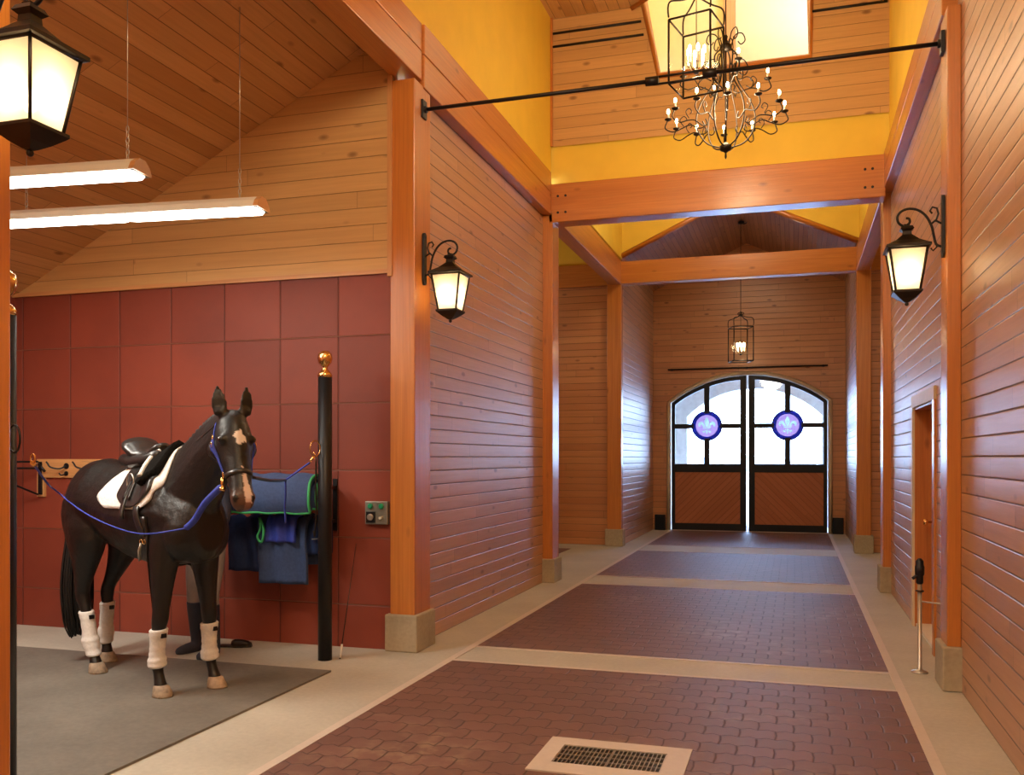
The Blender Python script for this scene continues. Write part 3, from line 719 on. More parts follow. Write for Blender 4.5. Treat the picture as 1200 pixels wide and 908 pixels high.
# ------------------------------------------------------------------ square hanging lanterns
def make_hanging(label, h, top, rotz, loc, stem):
    t = thing('hanging_lantern', label, 'lantern', loc, rotz)
    s = .19
    f = MB(); cs = [(s, s), (-s, s), (-s, -s), (s, -s)]
    for x, y in cs: f.tube([(x, y, 0), (x, y, h)], .010, 4)
    for z in (0, h):
        for k in range(4): f.tube([(*cs[k], z), (*cs[(k + 1) % 4], z)], .010, 4)
    for k in range(4): f.tube([(*cs[k], 0), (cs[k][0] * .55, cs[k][1] * .55, -.06), (0, 0, -.07)], .006, 5) if h < 0 else None
    f.build('cage_frame', M['bronze'], t)
    g = MB()
    for x, y in cs:
        pth = []
        for q in range(13):
            u = q / 12; ang = u * pi
            rad = s * 1.414 * (1 + .12 * sin(u * pi)) * (1 - u ** 1.8) + .015 * u
            pth.append((x / s * rad / 1.414, y / s * rad / 1.414, h + .02 + .22 * sin(min(u, 1) * pi * .5) + .03 * sin(u * pi * 2)))
        g.tube(pth, .008, 5)
        d = V((x, y, 0)).normalized()
        g.tube([V((0, 0, h + .24)) + d * (.02 + .05 * sin(w)) + V((0, 0, .06 * (w / 3))) for w in (0, .6, 1.2, 1.8, 2.4, 3.0)], .006, 5)
    g.lathe([(.02, 0), (.03, .02), (.012, .05), (.012, .09)], (0, 0, h + .22), 12); g.build('crown_scrolls', M['bronze'], t)
    MB().cyl((0, 0, h + .28), (0, 0, h + stem), .006).build('hanging_rod', M['bronze'], t)
    MB().cyl((0, 0, .14), (0, 0, h + .25), .004).build('inner_rod', M['bronze'], t)
    for k in range(4):
        a, b = cs[k], cs[(k + 1) % 4]
        MB().face([(a[0] * .97, a[1] * .97, .01), (b[0] * .97, b[1] * .97, .01), (b[0] * .97, b[1] * .97, h - .01), (a[0] * .97, a[1] * .97, h - .01)]).build('glass_pane', M['lampglass'], t)
    c = MB(); c.lathe([(.02, .12), (.03, .14), (.012, .16)], (0, 0, 0), 12)
    cp = [(.075 * cos(a), .075 * sin(a)) for a in (0, pi / 3, 2 * pi / 3, pi, 4 * pi / 3, 5 * pi / 3)]
    for x, y in cp: c.tube([(0, 0, .14), (x * .6, y * .6, .15), (x, y, .20)], .004, 5)
    c.build('candle_arms', M['bronze'], t)
    for x, y in cp:
        cd = MB().lathe([(.014, .20), (.012, .205), (.011, .29)], (x, y, 0), 8).build('candle', M['white_plastic'], t)
        MB().sphere((x, y, .325), .014, 6, (1, 1, 2.8)).build('bulb', M['bulb'], cd)
    ld = bpy.data.lights.new('lantern_light', 'POINT'); ld.energy = 25; ld.color = (1, .70, .38); ld.shadow_soft_size = .08
    lo = bpy.data.objects.new('lantern_light', ld); C.objects.link(lo); lo.location = (loc[0], loc[1], loc[2] + .3)
    return t
make_hanging('large square glass hanging lantern, nearest, in front of the candle chandelier', .57, 0, radians(-13), (-.84, 8.3, 4.92), 2.33)
make_hanging('small distant hanging lantern above the arched doors', .66, 0, radians(20), (-1.0, 18.3, 3.47), 2.70)
tag(MB().lathe([(.01, 0), (.06, -.01), (.06, -.05), (.01, -.06)], (-.99, 18.3, 6.20), 12).tube([(-.99, 18.3, 6.15), (-.93, 18.2, 6.12), (-.88, 18.15, 6.13)], .012, 6).build('ceiling_hook', M['black'], origin=(-.99, 18.3, 6.2)), 'small dark ceiling hook above the distant hanging lantern', 'hook')

# ------------------------------------------------------------------ chandelier
CX, CY, CZ = -.66, 9.4, 5.06
t = thing('chandelier', 'tall scrolled iron chandelier with a ring of lit candles', 'chandelier', (CX, CY, CZ))
def cr(pts, sub=5):
    pts = [V(p) for p in pts]; out = []
    for k in range(len(pts) - 1):
        p0, p1, p2, p3 = [pts[min(max(q, 0), len(pts) - 1)] for q in (k - 1, k, k + 1, k + 2)]
        for q in range(sub):
            u = q / sub; out.append(.5 * ((2 * p1) + (-p0 + p2) * u + (2 * p0 - 5 * p1 + 4 * p2 - p3) * u * u + (-p0 + 3 * p1 - 3 * p2 + p3) * u ** 3))
    out.append(pts[-1]); return out
MB().cyl((0, 0, -.34), (0, 0, .75), .009).build('shaft', M['bronze'], t)
MB().lathe([(.002, -.46), (.012, -.44), (.008, -.40), (.03, -.38), (.055, -.37), (.06, -.33), (.035, -.31), (.01, -.29)], n=16).build('bottom_hub', M['bronze'], t)
MB().lathe([(.02, .62), (.06, .64), (.06, .68), (.035, .70), (.015, .74), (.022, .77), (.004, .80)], n=16).build('top_hub', M['bronze'], t)
MB().cyl((0, 0, .76), (0, 0, 2.19), .006).build('hanging_chain', M['bronze'], t)
rot = lambda pts, a: [V((p[0] * cos(a), p[0] * sin(a), p[1])) for p in pts]
for k in range(6):
    a = k * pi / 3 + .2
    rib = MB(); rib.tube(rot([(p.x, p.y) for p in cr([(.05, .65), (.11, .58), (.10, .45), (.13, .30), (.24, .12), (.29, -.03), (.27, -.18), (.18, -.30), (.05, -.345)])], a), .0075, 6)
    rib.tube(rot([(p.x, p.y) for p in cr([(.05, .66), (.09, .78), (.16, .80), (.19, .73), (.15, .69), (.12, .72)])], a), .006, 6)
    rib.tube(rot([(p.x, p.y) for p in cr([(.11, .55), (.18, .53), (.22, .45), (.19, .38), (.14, .40), (.15, .45)])], a), .006, 6)
    rib.tube(rot([(p.x, p.y) for p in cr([(.14, .33), (.21, .36), (.27, .31), (.25, .25), (.20, .27)])], a), .006, 6)
    rib.build('cage_rib', M['bronze'], t)
def arm(a, r, z, r0, z0):
    ar = MB(); d = r - r0
    ar.tube(rot([(p.x, p.y) for p in cr([(r0 - .03, z0 + .06), (r0 - .05, z0 + .01), (r0, z0 - .01), (r0 + d * .3, z0 + .03), (r0 + d * .55, z - .10), (r0 + d * .85, z - .13), (r + .03, z - .09), (r + .015, z - .03), (r, z)])], a), .0065, 6)
    ar.tube(rot([(p.x, p.y) for p in cr([(r0 + d * .5, z - .08), (r0 + d * .62, z - .02), (r0 + d * .5, z + .02), (r0 + d * .4, z - .01), (r0 + d * .47, z - .03)])], a), .005, 6)
    o = ar.build('candle_arm', M['bronze'], t)
    c = (r * cos(a), r * sin(a), z)
    MB().lathe([(.005, -.02), (.035, -.004), (.038, .004), (.012, .008)], c, 12).build('drip_pan', M['bronze'], o)
    MB().lathe([(.011, .005), (.010, .055)], c, 8).build('candle', M['white_plastic'], o)
    MB().sphere((c[0], c[1], c[2] + .080), .0135, 6, (1, 1, 2)).build('bulb', M['bulb'], o)
for k in range(12): arm(k * pi / 6 + .1, .57, -.02, .26, -.12 - .02 * (k % 2))
for k in range(4): arm(k * pi / 2 + .35, .43, .36, .13, .22)
ld = bpy.data.lights.new('chandelier_light', 'POINT'); ld.energy = 75; ld.color = (1, .74, .44); ld.shadow_soft_size = .2
lo = bpy.data.objects.new('chandelier_light', ld); C.objects.link(lo); lo.location = (CX, CY, CZ + .05)

# ------------------------------------------------------------------ fluorescent fittings
def tube_light(label, right, n_, L=1.06, ang=radians(6.5)):
    t = thing('strip_light', label, 'light', right, ang, group='suspended strip lights of the bay')
    # local: extends along -x from 0
    T = n_ * L
    def sec(x, w=1): return [(x, -.10 * w, .0), (x, -.075 * w, .05), (x, -.03 * w, .085), (x, .03 * w, .085), (x, .075 * w, .05), (x, .10 * w, .0)]
    MB().grid([sec(0), sec(-T)], closev=True, caps=True, smooth=False).build('housing', M['white_plastic'], t, bevel=.004)
    for k in range(n_):
        xa, xb = -k * L - .02, -(k + 1) * L + .02
        rows = []
        for x, s_ in ((xa, .75), (xa - .03, 1), (xb + .03, 1), (xb, .75)):
            rows.append([(x, -.088 * s_, .004), (x, -.05 * s_, -.028), (x, 0, -.036), (x, .05 * s_, -.028), (x, .088 * s_, .004)])
        MB().grid(rows, closev=True, caps=True).build('diffuser', M['tube'], t)
    MB().grid([sec(.004, 1.03), sec(-.03, 1.03)], closev=True, caps=True, smooth=False).build('end_cap', M['timber_pale'], t)
    return t
t1 = tube_light('nearer suspended strip light, higher in the picture, with chain', (-3.86, 4.72, 3.36), 3)
t2 = tube_light('farther suspended strip light made of two lit sections', (-3.60, 5.66, 3.36), 2)
def chain(t, xloc, topz):
    m = MB(); m.cyl((xloc, 0, .30), (xloc, 0, topz), .003)
    for k in range(6):
        z = .10 + k * .036; ax = k % 2
        m.tube([(xloc + (.010 * cos(a) if ax else 0), (0 if ax else .010 * cos(a)), z + .022 * sin(a)) for a in [q * pi / 4 for q in range(8)]], .003, 5, closed=True)
    m.build('hanging_chain', M['steel'], t)
chain(t1, -.10, 4.76 - 3.36 - .0); chain(t1, -1.9, .50)
chain(t2, -.18, 1.45); chain(t2, -1.9, .55)
tag(MB().lathe([(.001, -.05), (.05, -.045), (.06, 0), (.06, .03)], (-4.9, 5.0, rz(-4.9) - .03), 16).build('smoke_detector', M['white_plastic'], origin=(-4.9, 5.0, rz(-4.9))), 'small round white detector on the boarded bay ceiling', 'detector')

# ------------------------------------------------------------------ tether poles
def make_pole(label, loc, ringdir):
    t = thing('tether_pole', label, 'pole', loc, group='black tether poles with brass finials')
    MB().lathe([(.055, 0), (.055, 2.24)], n=24).build('shaft', M['black'], t)
    MB().lathe([(.056, 2.235), (.058, 2.255), (.045, 2.275), (.022, 2.295), (.02, 2.315), (.032, 2.325), (.052, 2.35), (.06, 2.385), (.052, 2.42), (.03, 2.44), (.004, 2.447)], n=24).build('finial', M['brass'], t)
    d = V((cos(ringdir), sin(ringdir), 0))
    m = MB(); c = d * .11 + V((0, 0, 1.67)); up = V((0, 0, 1))
    m.tube([c + d * .055 * cos(a) + up * .062 * sin(a) for a in [q * pi / 10 for q in range(20)]], .005, 6, closed=True)
    m.build('tie_ring', M['brass'] if ringdir > 1 else M['black'], t)
    MB().lathe([(.012, .05), (.012, .07)], tuple(V((0, 0, 1.68))), 8, 'x').build('ring_staple', M['brass'], t) if 0 else None
    return t
PO1, PO2 = V((-3.45, 3.29, .014)), V((-3.55, 6.46, 0))
p1 = make_pole('black tether pole with brass ball hidden by the foreground post', PO1, radians(-20))
p2 = make_pole('black tether pole with brass ball finial right of the horse', PO2, radians(255))

# whip leaning by the pole
t = tag(MB().cyl((-3.44, 6.50, .004), (-3.50, 6.90, .88), .005, 8, .002).build('riding_whip', M['bronze'], origin=(-3.44, 6.50, 0)), 'thin dark riding whip leaning against the red tiles', 'whip')
MB().cyl((-3.441, 6.505, .012), (-3.4475, 6.55, .11), .009, 8).build('handle', M['fleece'], t, origin=(-3.44, 6.50, 0))
# control panel
O = (-3.315, YB - .03, 1.04)
t = thing('control_panel', 'small grey metal switch box with green buttons on the red tiles', 'switch box', O)
MB().box((-3.42, YB - .05, 1.045), (-3.215, YB, 1.235)).build('box', M['greysteel'], t, origin=O, bevel=.005)
for x in (-3.37, -3.27): MB().lathe([(.024, 0), (.024, -.008), (.016, -.02)], (x, YB - .05, 1.195), 12, 'y').build('button', M['green_btn'], t, origin=O)
MB().box((-3.405, YB - .06, 1.06), (-3.325, YB - .048, 1.15)).build('socket_plate', M['black'], t, origin=O)
MB().lathe([(.028, 0), (.028, -.012), (.018, -.015)], (-3.365, YB - .058, 1.105), 16, 'y').build('socket', M['steel'], t, origin=O)
MB().lathe([(.014, 0), (.012, -.03)], (-3.27, YB - .05, 1.10), 10, 'y').build('knob', M['white_plastic'], t, origin=O)

# bridle rack
O = (-6.3, YB, 1.4)
t = thing('hook_board', 'orange wooden board with black bridle hooks on the tile wall', 'hook rack', O)
MB().box((-6.80, YB - .025, 1.41), (-4.6, YB, 1.585)).build('board', M['timber_pale'], t, origin=O, bevel=.003)
for k in range(7):
    x = -6.58 + k * .30; m = MB(); Y = YB - .025
    m.lathe([(.028, 0), (.028, -.008)], (x + .07, Y, 1.52), 12, 'y'); m.lathe([(.022, 0), (.022, -.008)], (x + .07, Y, 1.45), 12, 'y')
    m.tube(cr([(x + .07, Y - .01, 1.52), (x + .03, Y - .05, 1.495), (x - .03, Y - .09, 1.51), (x - .055, Y - .10, 1.545), (x - .07, Y - .10, 1.56)]), .008, 6)
    m.tube(cr([(x + .07, Y - .01, 1.45), (x + .05, Y - .045, 1.435), (x + .03, Y - .05, 1.455)]), .007, 6)
    m.build('hook', M['black'], t, origin=O)
O = (-6.81, YB, 1.22)
t = thing('swing_bracket', 'black iron swing arm bracket on a small wooden batten at the left', 'bracket', O)
MB().box((-6.86, YB - .02, 1.23), (-6.77, YB, 1.585)).build('batten', M['timber_pale'], t, origin=O)
MB().box((-6.835, YB - .035, 1.25), (-6.795, YB - .02, 1.56)).cyl((-6.815, YB - .05, 1.54), (-6.74, YB - .05, 1.47), .012).build('mounting_bar', M['black'], t, origin=O)
a = MB()
for z in (1.56, 1.50): a.cyl((-6.815, YB - .05, z), (-7.12, YB - .42, z), .009)
a.cyl((-6.815, YB - .05, 1.25), (-7.12, YB - .42, 1.48), .009); a.build('swing_arm', M['black'], t, origin=O)

# ------------------------------------------------------------------ blankets on the rack
O = (-4.0, YB, 1.3)
t = thing('blanket_rack', 'dark wall bracket with bars carrying the blue blankets', 'rack', O)
for x in (-4.52, -3.72):
    MB().box((x - .015, 6.62, 1.33), (x + .015, YB, 1.36)).box((x - .015, 6.74, 1.05), (x + .015, YB, 1.075)).box((x - .02, YB - .012, .98), (x + .02, YB, 1.42)).build('arm', M['black'], t, origin=O)
MB().cyl((-4.56, 6.66, 1.335), (-3.68, 6.66, 1.335), .016).build('bar', M['black'], t, origin=O)
MB().cyl((-4.56, 6.78, 1.065), (-3.68, 6.78, 1.065), .014).build('bar', M['black'], t, origin=O)
MB().tube([(-3.70, 6.6, 1.30), (-3.66, 6.62, 1.15), (-3.68, 6.66, .94), (-3.78, 6.66, .93)], .006, 6).build('hook', M['steel'], t, origin=O)
def drape(name, mat, x0, x1, path, thick, label, piping=None, amp=.012, freq=6, seed=0, taper=0, off=0, group='blankets on the wall rack'):
    path = cr([(0, y, z) for y, z in path], 4); NX = 28; L = len(path)
    def pos(i, j, d):
        u = i / NX; p = path[j]; q0, q1 = path[max(j - 1, 0)], path[min(j + 1, L - 1)]
        tn = (q1 - q0).normalized(); nn = V((0, -tn.z, tn.y))
        tp = taper * max(0, (path[0].z - p.z)) if taper else 0
        x = x0 + (x1 - x0) * u; xc = (x0 + x1) / 2; x = xc + (x - xc) * (1 - tp)
        w = amp * (sin(u * freq * pi * 2 + seed + p.z * 3) + .6 * noise.noise(V((x * 7, p.z * 5, seed))))
        return V((x + .01 * noise.noise(V((u * 3, p.z * 6, seed))), p.y, p.z)) + nn * (w + d)
    m = MB(); e = .35
    prof = [(-thick / 2, 0), (thick / 2, 0)]
    outer = [[pos(i, j, thick / 2) for j in range(L)] for i in range(NX + 1)]
    inner = [[pos(i, j, -thick / 2) for j in range(L)] for i in range(NX + 1)]
    rows = [o + i_[::-1] for o, i_ in zip(outer, inner)]
    m.grid(rows, closev=True, caps=True)
    O = ((x0 + x1) / 2, path[0].y, min(p.z for p in path))
    ob = m.build(name, mat, origin=O, bevel=0); tag(ob, label, 'blanket', group)
    if piping:
        pm = MB()
        for j in piping[1]:
            jj = j if j >= 0 else L + j
            pm.tube([pos(i, jj, thick * .35) for i in range(NX + 1)], .012, 6)
        for i in piping[2]: pm.tube([pos(i, j, thick * .35) for j in range(L)], .012, 6)
        pm.build('binding', piping[0], ob, origin=O)
    return ob
drape('folded_blanket', M['slateblue'], -4.44, -3.70, [(6.50, 1.16), (6.47, 1.24), (6.48, 1.33), (6.52, 1.41), (6.60, 1.445), (6.70, 1.43), (6.75, 1.36), (6.75, 1.2)], .05, 'thick grey-blue folded horse blanket with green edge, topmost on the rack', (M['green'], [0], [28]), .007, 3, 1)
drape('folded_blanket', M['slateblue'], -4.42, -3.68, [(6.58, 1.19), (6.555, 1.27), (6.575, 1.35), (6.62, 1.385), (6.68, 1.37), (6.70, 1.25)], .045, 'inner layer of navy blanket rolled under the topmost folded one', (M['green'], [0], [28]), .006, 3, 2)
drape('hanging_blanket', M['slateblue'], -4.29, -3.84, [(6.70, .55), (6.695, .75), (6.69, .95), (6.70, 1.06), (6.77, 1.10), (6.84, 1.06), (6.85, .7)], .03, 'long blue blanket hanging lowest below the folded one', None, .014, 2, 5, .08)
drape('hanging_blanket', M['navy'], -4.62, -4.24, [(6.73, .64), (6.72, .85), (6.72, 1.02), (6.77, 1.09), (6.85, 1.04), (6.86, .75)], .03, 'dark navy blanket hanging just right of the horse chest', None, .018, 2, 9)
drape('hanging_blanket', M['navy'], -3.92, -3.70, [(6.72, .80), (6.71, .95), (6.72, 1.05), (6.78, 1.10), (6.85, 1.05), (6.86, .8)], .03, 'dark folded blanket end hanging next to the tether pole', None, .012, 2, 3)
drape('hanging_blanket', M['blue_web'], -4.20, -3.92, [(6.655, .90), (6.65, 1.0), (6.665, 1.09), (6.72, 1.125), (6.80, 1.08)], .025, 'small royal blue cloth over the long blue blanket', None, .014, 2, 6)
tag(MB().tube(cr([(-4.25, 6.625, 1.10), (-4.23, 6.61, 1.02), (-4.26, 6.61, .94), (-4.22, 6.61, .90), (-4.20, 6.61, 1.0), (-4.24, 6.62, 1.09)]), .011, 6).build('green_strap', M['green'], origin=(-4.24, 6.62, .9)), 'bright green looped strap on the blue blanket', 'strap')
tag(MB().box((-4.58, 6.56, 1.125), (-4.43, 6.60, 1.145)).build('red_strap', M['redpiping'], origin=(-4.5, 6.58, 1.13), bevel=.005), 'pink red blanket edge peeking out behind the horse muzzle', 'strap')
# ------------------------------------------------------------------ horse (built in its own frame: +x forward, +y its left)
HP = V((-4.47, 5.485, .014)); HA = atan2(-.364, .931)
HF = Matrix.Translation(HP) @ Matrix.Rotation(HA, 4, 'Z')
def hroot(name, label, cat, loc, group=None):
    t = thing(name, label, cat, tuple(HF @ V(loc)), HA, group); return t
def solid(parts, voxel, smooth=4, fac=.5, disp=None):
    """weld overlapping closed lofts into one continuous surface"""
    me = bpy.data.meshes.new('w'); vs, fs = [], []
    for p in parts:
        b = len(vs); vs += p.v; fs += [tuple(b + q for q in f) for f in p.f]
    me.from_pydata([tuple(v) for v in vs], [], fs)
    bm = bmesh.new(); bm.from_mesh(me); bmesh.ops.recalc_face_normals(bm, faces=bm.faces); bm.to_mesh(me); bm.free()
    o = bpy.data.objects.new('w', me); C.objects.link(o)
    r = o.modifiers.new('r', 'REMESH'); r.mode = 'VOXEL'; r.voxel_size = voxel
    s = o.modifiers.new('s', 'SMOOTH'); s.factor = fac; s.iterations = smooth
    dg = bpy.context.evaluated_depsgraph_get(); dg.update()
    out = bpy.data.meshes.new_from_object(o.evaluated_get(dg))
    bpy.data.objects.remove(o); bpy.data.meshes.remove(me)
    out.polygons.foreach_set('use_smooth', [True] * len(out.polygons)); return out
def ell(c, ax, ay, rx, ry, n=24, egg=0):
    """ring round c; ax = side axis (half width rx), ay = top axis (half height ry); egg narrows the top"""
    c, ax, ay = V(c), V(ax), V(ay); out = []
    for k in range(n):
        a = 2 * pi * k / n; s_, c_ = sin(a), cos(a)
        w = rx * (1 - egg * max(0, s_)); out.append(c + ax * w * c_ + ay * ry * s_)
    return out
def interp(tab, x):
    if x <= tab[0][0]: return tab[0][1:]
    for a, b in zip(tab[:-1], tab[1:]):
        if x <= b[0]:
            u = (x - a[0]) / (b[0] - a[0]); u = u * u * (3 - 2 * u) * .35 + u * .65
            return tuple(p + (q - p) * u for p, q in zip(a[1:], b[1:]))
    return tab[-1][1:]
hp = []
# trunk: x, zc, half width, half height, egg
TR = [(-.86, 1.25, .05, .07, .1), (-.83, 1.25, .14, .17, .1), (-.76, 1.25, .215, .255, .1), (-.64, 1.265, .262, .30, .1), (-.48, 1.27, .275, .312, .15), (-.32, 1.25, .262, .30, .18),
      (-.15, 1.21, .272, .315, .2), (.02, 1.19, .285, .335, .25), (.2, 1.19, .282, .35, .35), (.36, 1.215, .262, .365, .5), (.50, 1.225, .245, .37, .55), (.62, 1.20, .225, .33, .45),
      (.72, 1.15, .20, .28, .25), (.79, 1.13, .16, .23, .1), (.835, 1.12, .10, .15, 0)]
hp.append(MB().grid([ell((x, 0, interp(TR, x)[0]), (0, 1, 0), (0, 0, 1), interp(TR, x)[1], interp(TR, x)[2], 32, interp(TR, x)[3]) for x in [-.86 + 1.695 * k / 40 for k in range(41)]], closev=True, caps=True))
# chest and haunch muscle
for sy in (1, -1):
    hp.append(MB().sphere((.66, sy * .11, 1.08), .14, 10, (1.0, .85, 1.35)))
    hp.append(MB().sphere((-.60, sy * .13, 1.16), .22, 10, (1.0, .68, 1.25)))
    hp.append(MB().sphere((.44, sy * .155, 1.22), .15, 10, (.85, .6, 1.5)))
# neck
P_ = V((1.03, -.04, 1.85))
NK = [((.46, 0, 1.28), .18, .34), ((.58, 0, 1.365), .165, .31), ((.71, -.005, 1.47), .142, .265), ((.83, -.012, 1.58), .122, .228), ((.955, -.022, 1.67), .105, .195), ((1.05, -.03, 1.745), .095, .16), ((1.12, -.04, 1.81), .085, .12)]
path = cr([p for p, a, b in NK], 4); rows = []
for k, p in enumerate(path):
    u = k / (len(path) - 1) * (len(NK) - 1); i = min(int(u), len(NK) - 2); f = u - i
    rx = NK[i][1] * (1 - f) + NK[i + 1][1] * f; ry = NK[i][2] * (1 - f) + NK[i + 1][2] * f
    tn = (path[min(k + 1, len(path) - 1)] - path[max(k - 1, 0)]).normalized(); side = V((0, 1, 0)); up = tn.cross(side) * -1
    if up.x > 0: up = -up
    rows.append(ell(p, side, up, rx, ry, 28, .42))
hp.append(MB().grid(rows, closev=True, caps=True))
# head frame
ht, hpitch = radians(-19), radians(66)
hd = V((cos(ht), sin(ht), 0)); HX = hd * cos(hpitch) + V((0, 0, -sin(hpitch))); HN = hd * sin(hpitch) + V((0, 0, cos(hpitch))); HS = HN.cross(HX)  # HS = its left
HPl = V((1.155, -.05, 1.822))
def hh(s, side, n): return HPl + HX * s + HS * side + HN * n
HD = [(-.075, .01, -.05, .045, 0), (-.05, .045, -.09, .072, 0), (0, .075, -.14, .094, 0), (.07, .09, -.175, .112, .05), (.13, .092, -.195, .122, .12), (.19, .088, -.19, .119, .2), (.25, .078, -.17, .105, .25), (.32, .066, -.13, .089, .2), (.39, .060, -.095, .077, .12),
      (.46, .056, -.075, .070, .05), (.51, .053, -.070, .073, .0), (.55, .047, -.066, .073, 0), (.585, .035, -.055, .062, 0), (.607, .012, -.038, .036, 0)]
rows = []
for k in range(33):
    s = -.075 + .682 * k / 32; t_, b_, w_, e_ = interp(HD, s)
    rows.append(ell(hh(s, 0, (t_ + b_) / 2), HS, HN, w_, (t_ - b_) / 2, 24, e_))
hp.append(MB().grid(rows, closev=True, caps=True))
for sy in (1, -1):
    hp.append(MB().sphere(hh(.150, sy * .086, .035), .031, 8, (1, 1, 1)))       # brow
    hp.append(MB().sphere(hh(.16, sy * .068, -.10), .085, 8))                   # cheek
    hp.append(MB().sphere(hh(.535, sy * .048, .016), .030, 8))                  # nostril wing
    # ear
    rows = []; eu = (-HX * .93 + HN * .30 + HS * sy * .12).normalized(); ef = (HN * .9 + HS * sy * .35).normalized(); ef = (ef - eu * ef.dot(eu)).normalized(); es = eu.cross(ef)
    b0 = hh(-.03, sy * .076, .012)
    for q, (w_, d_) in enumerate([(.040, .030), (.044, .028), (.049, .022), (.051, .018), (.048, .017), (.040, .015), (.027, .013), (.012, .010)]):
        c = b0 + eu * (q / 7 * .19) + ef * (.012 * sin(q / 7 * pi)) - es * sy * .004 * q / 7
        rows.append([c + es * w_ * cos(a) + ef * (d_ * sin(a) - (.016 * (1 - cos(a) ** 2) if sin(a) > 0 and 1 < q < 7 else 0)) for a in [2 * pi * j / 14 for j in range(14)]])
    hp.append(MB().grid(rows, closev=True, caps=True))
hp.append(MB().sphere(hh(.56, 0, -.072), .036, 8))   # chin
# legs: z, x, y, rx, ry
FL = [(1.30, .55, .11, .14, .07), (1.15, .55, .125, .165, .10), (1.02, .53, .135, .15, .108), (.93, .52, .145, .125, .098), (.85, .52, .15, .104, .087), (.76, .52, .155, .086, .075), (.67, .52, .158, .072, .064), (.58, .52, .162, .060, .054), (.53, .52, .165, .058, .054),
      (.49, .518, .168, .058, .053), (.44, .51, .17, .048, .045), (.36, .502, .17, .036, .034), (.27, .495, .17, .035, .032), (.225, .495, .17, .040, .036), (.195, .50, .17, .043, .038), (.155, .512, .17, .036, .034), (.11, .53, .17, .037, .036), (.07, .545, .17, .044, .043), (.045, .55, .17, .046, .046)]
HL = [(1.34, -.56, .11, .20, .10), (1.20, -.56, .14, .24, .125), (1.08, -.545, .155, .235, .13), (.98, -.525, .16, .205, .122), (.89, -.535, .16, .16, .105), (.80, -.575, .155, .122, .085), (.71, -.62, .15, .09, .066), (.63, -.665, .145, .070, .053), (.57, -.695, .14, .064, .048), (.52, -.695, .138, .062, .046),
      (.46, -.672, .135, .048, .040), (.38, -.655, .132, .038, .034), (.28, -.648, .13, .037, .033), (.225, -.645, .13, .044, .038), (.19, -.637, .13, .044, .038), (.15, -.62, .13, .037, .034), (.11, -.602, .13, .039, .037), (.07, -.59, .13, .045, .044), (.045, -.585, .13, .047, .046)]
legs = {}
def legspec(name, tab, sy, footx, footy, ztop):
    fx, fy = tab[-1][1] + .012, tab[-1][2]
    out = []
    for z, x, y, rx, ry in tab:
        u = max(0, min(1, (ztop - z) / ztop)); out.append((z, x + (footx - fx) * u, sy * (y + (footy - fy) * u), rx, ry))
    legs[name] = out
    hp.append(MB().grid([ell((x, y, z), (1, 0, 0), (0, 1, 0), rx, ry, 20) for z, x, y, rx, ry in out[::-1]], closev=True, caps=True))
legspec('FR', FL, -1, .56, .19, 1.0); legspec('FL', FL, 1, .63, .18, 1.0)
legspec('HR', HL, -1, -.43, .12, 1.0); legspec('HL', HL, 1, -.75, .12, 1.0)
hm = solid(hp, .0105, 5, .5)
bv = BVHTree.FromPolygons([v.co.copy() for v in hm.vertices], [tuple(p.vertices) for p in hm.polygons])
# coat colours: black-brown with a white star, a pink-white snip and brown muzzle
ca = hm.color_attributes.new('coat', 'FLOAT_COLOR', 'POINT')
def headc(co): d = co - HPl; return d.dot(HX), d.dot(HS), d.dot(HN)
for i, v in enumerate(hm.vertices):
    c = V((.0065, .0052, .0045)); n_ = noise.noise(v.co * 4)
    c = c * (1 + .35 * n_); s, sd, nn = headc(v.co)
    brn = max(0, min(1, 1 - abs(v.co.z - .95) * 5)) * (.5 + n_)
    c = c.lerp(V((.022, .014, .009)), max(0, min(.6, brn * .3)))
    if v.co.x > .9 and v.co.z > 1.2:
        if s > .46: c = c.lerp(V((.075, .035, .022)), min(1, (s - .46) / .06))
        if nn > 0:
            sx_, sy_ = sd - .004, s - .155; star = (abs(sx_ + .35 * sy_) / .046) ** 1.3 + (abs(sy_ - .5 * sx_) / .05) ** 1.3 + .5 * noise.noise(v.co * 30)
            if star < 1: c = V((.78, .70, .64))
            sn = abs(sd - .008 - .10 * (s - .40) + .006 * n_) / (.005 + .017 * max(0, min(1, (s - .345) / .15)))
            if .345 < s < .575 and sn < 1: c = V((.74, .60, .55))
        if s > .55 and 0 < sd < .04 and nn > -.045: c = c.lerp(V((.42, .20, .15)), .35)
        ns = min(((s - .545) / .020) ** 2 + ((abs(sd) - .052) / .014) ** 2 + ((nn - .022) / .03) ** 2, 9)
        if ns < 1.3: c = V((.006, .004, .004))  # nostril openings: the dark of the hollow is put into the colour
    ca.data[i].color = (c.x, c.y, c.z, 1)
s_ = NT('horse_coat'); a_ = s_.n('VertexColor'); a_.layer_name = 'coat'
oc = s_.n('TexCoord').outputs['Object']
s_.bsdf(a_.outputs[0], .41, normal=s_.bump(s_.math('ADD', s_.noise(oc, 14, 3), s_.math('MULTIPLY', s_.noise(oc, 180, 2), .15)), .006), spec=.5)
hm.materials.append(s_.m)
horse = hroot('horse', 'black horse with white star and snip, saddled and cross-tied on the rubber mat', 'horse', (0, 0, 0))
body = bpy.data.objects.new('body', hm); C.objects.link(body); body.parent = horse
for sy in (1, -1):
    MB().sphere(hh(.150, sy * .101, .034), .020, 10).build('eye', M['eye'], horse)
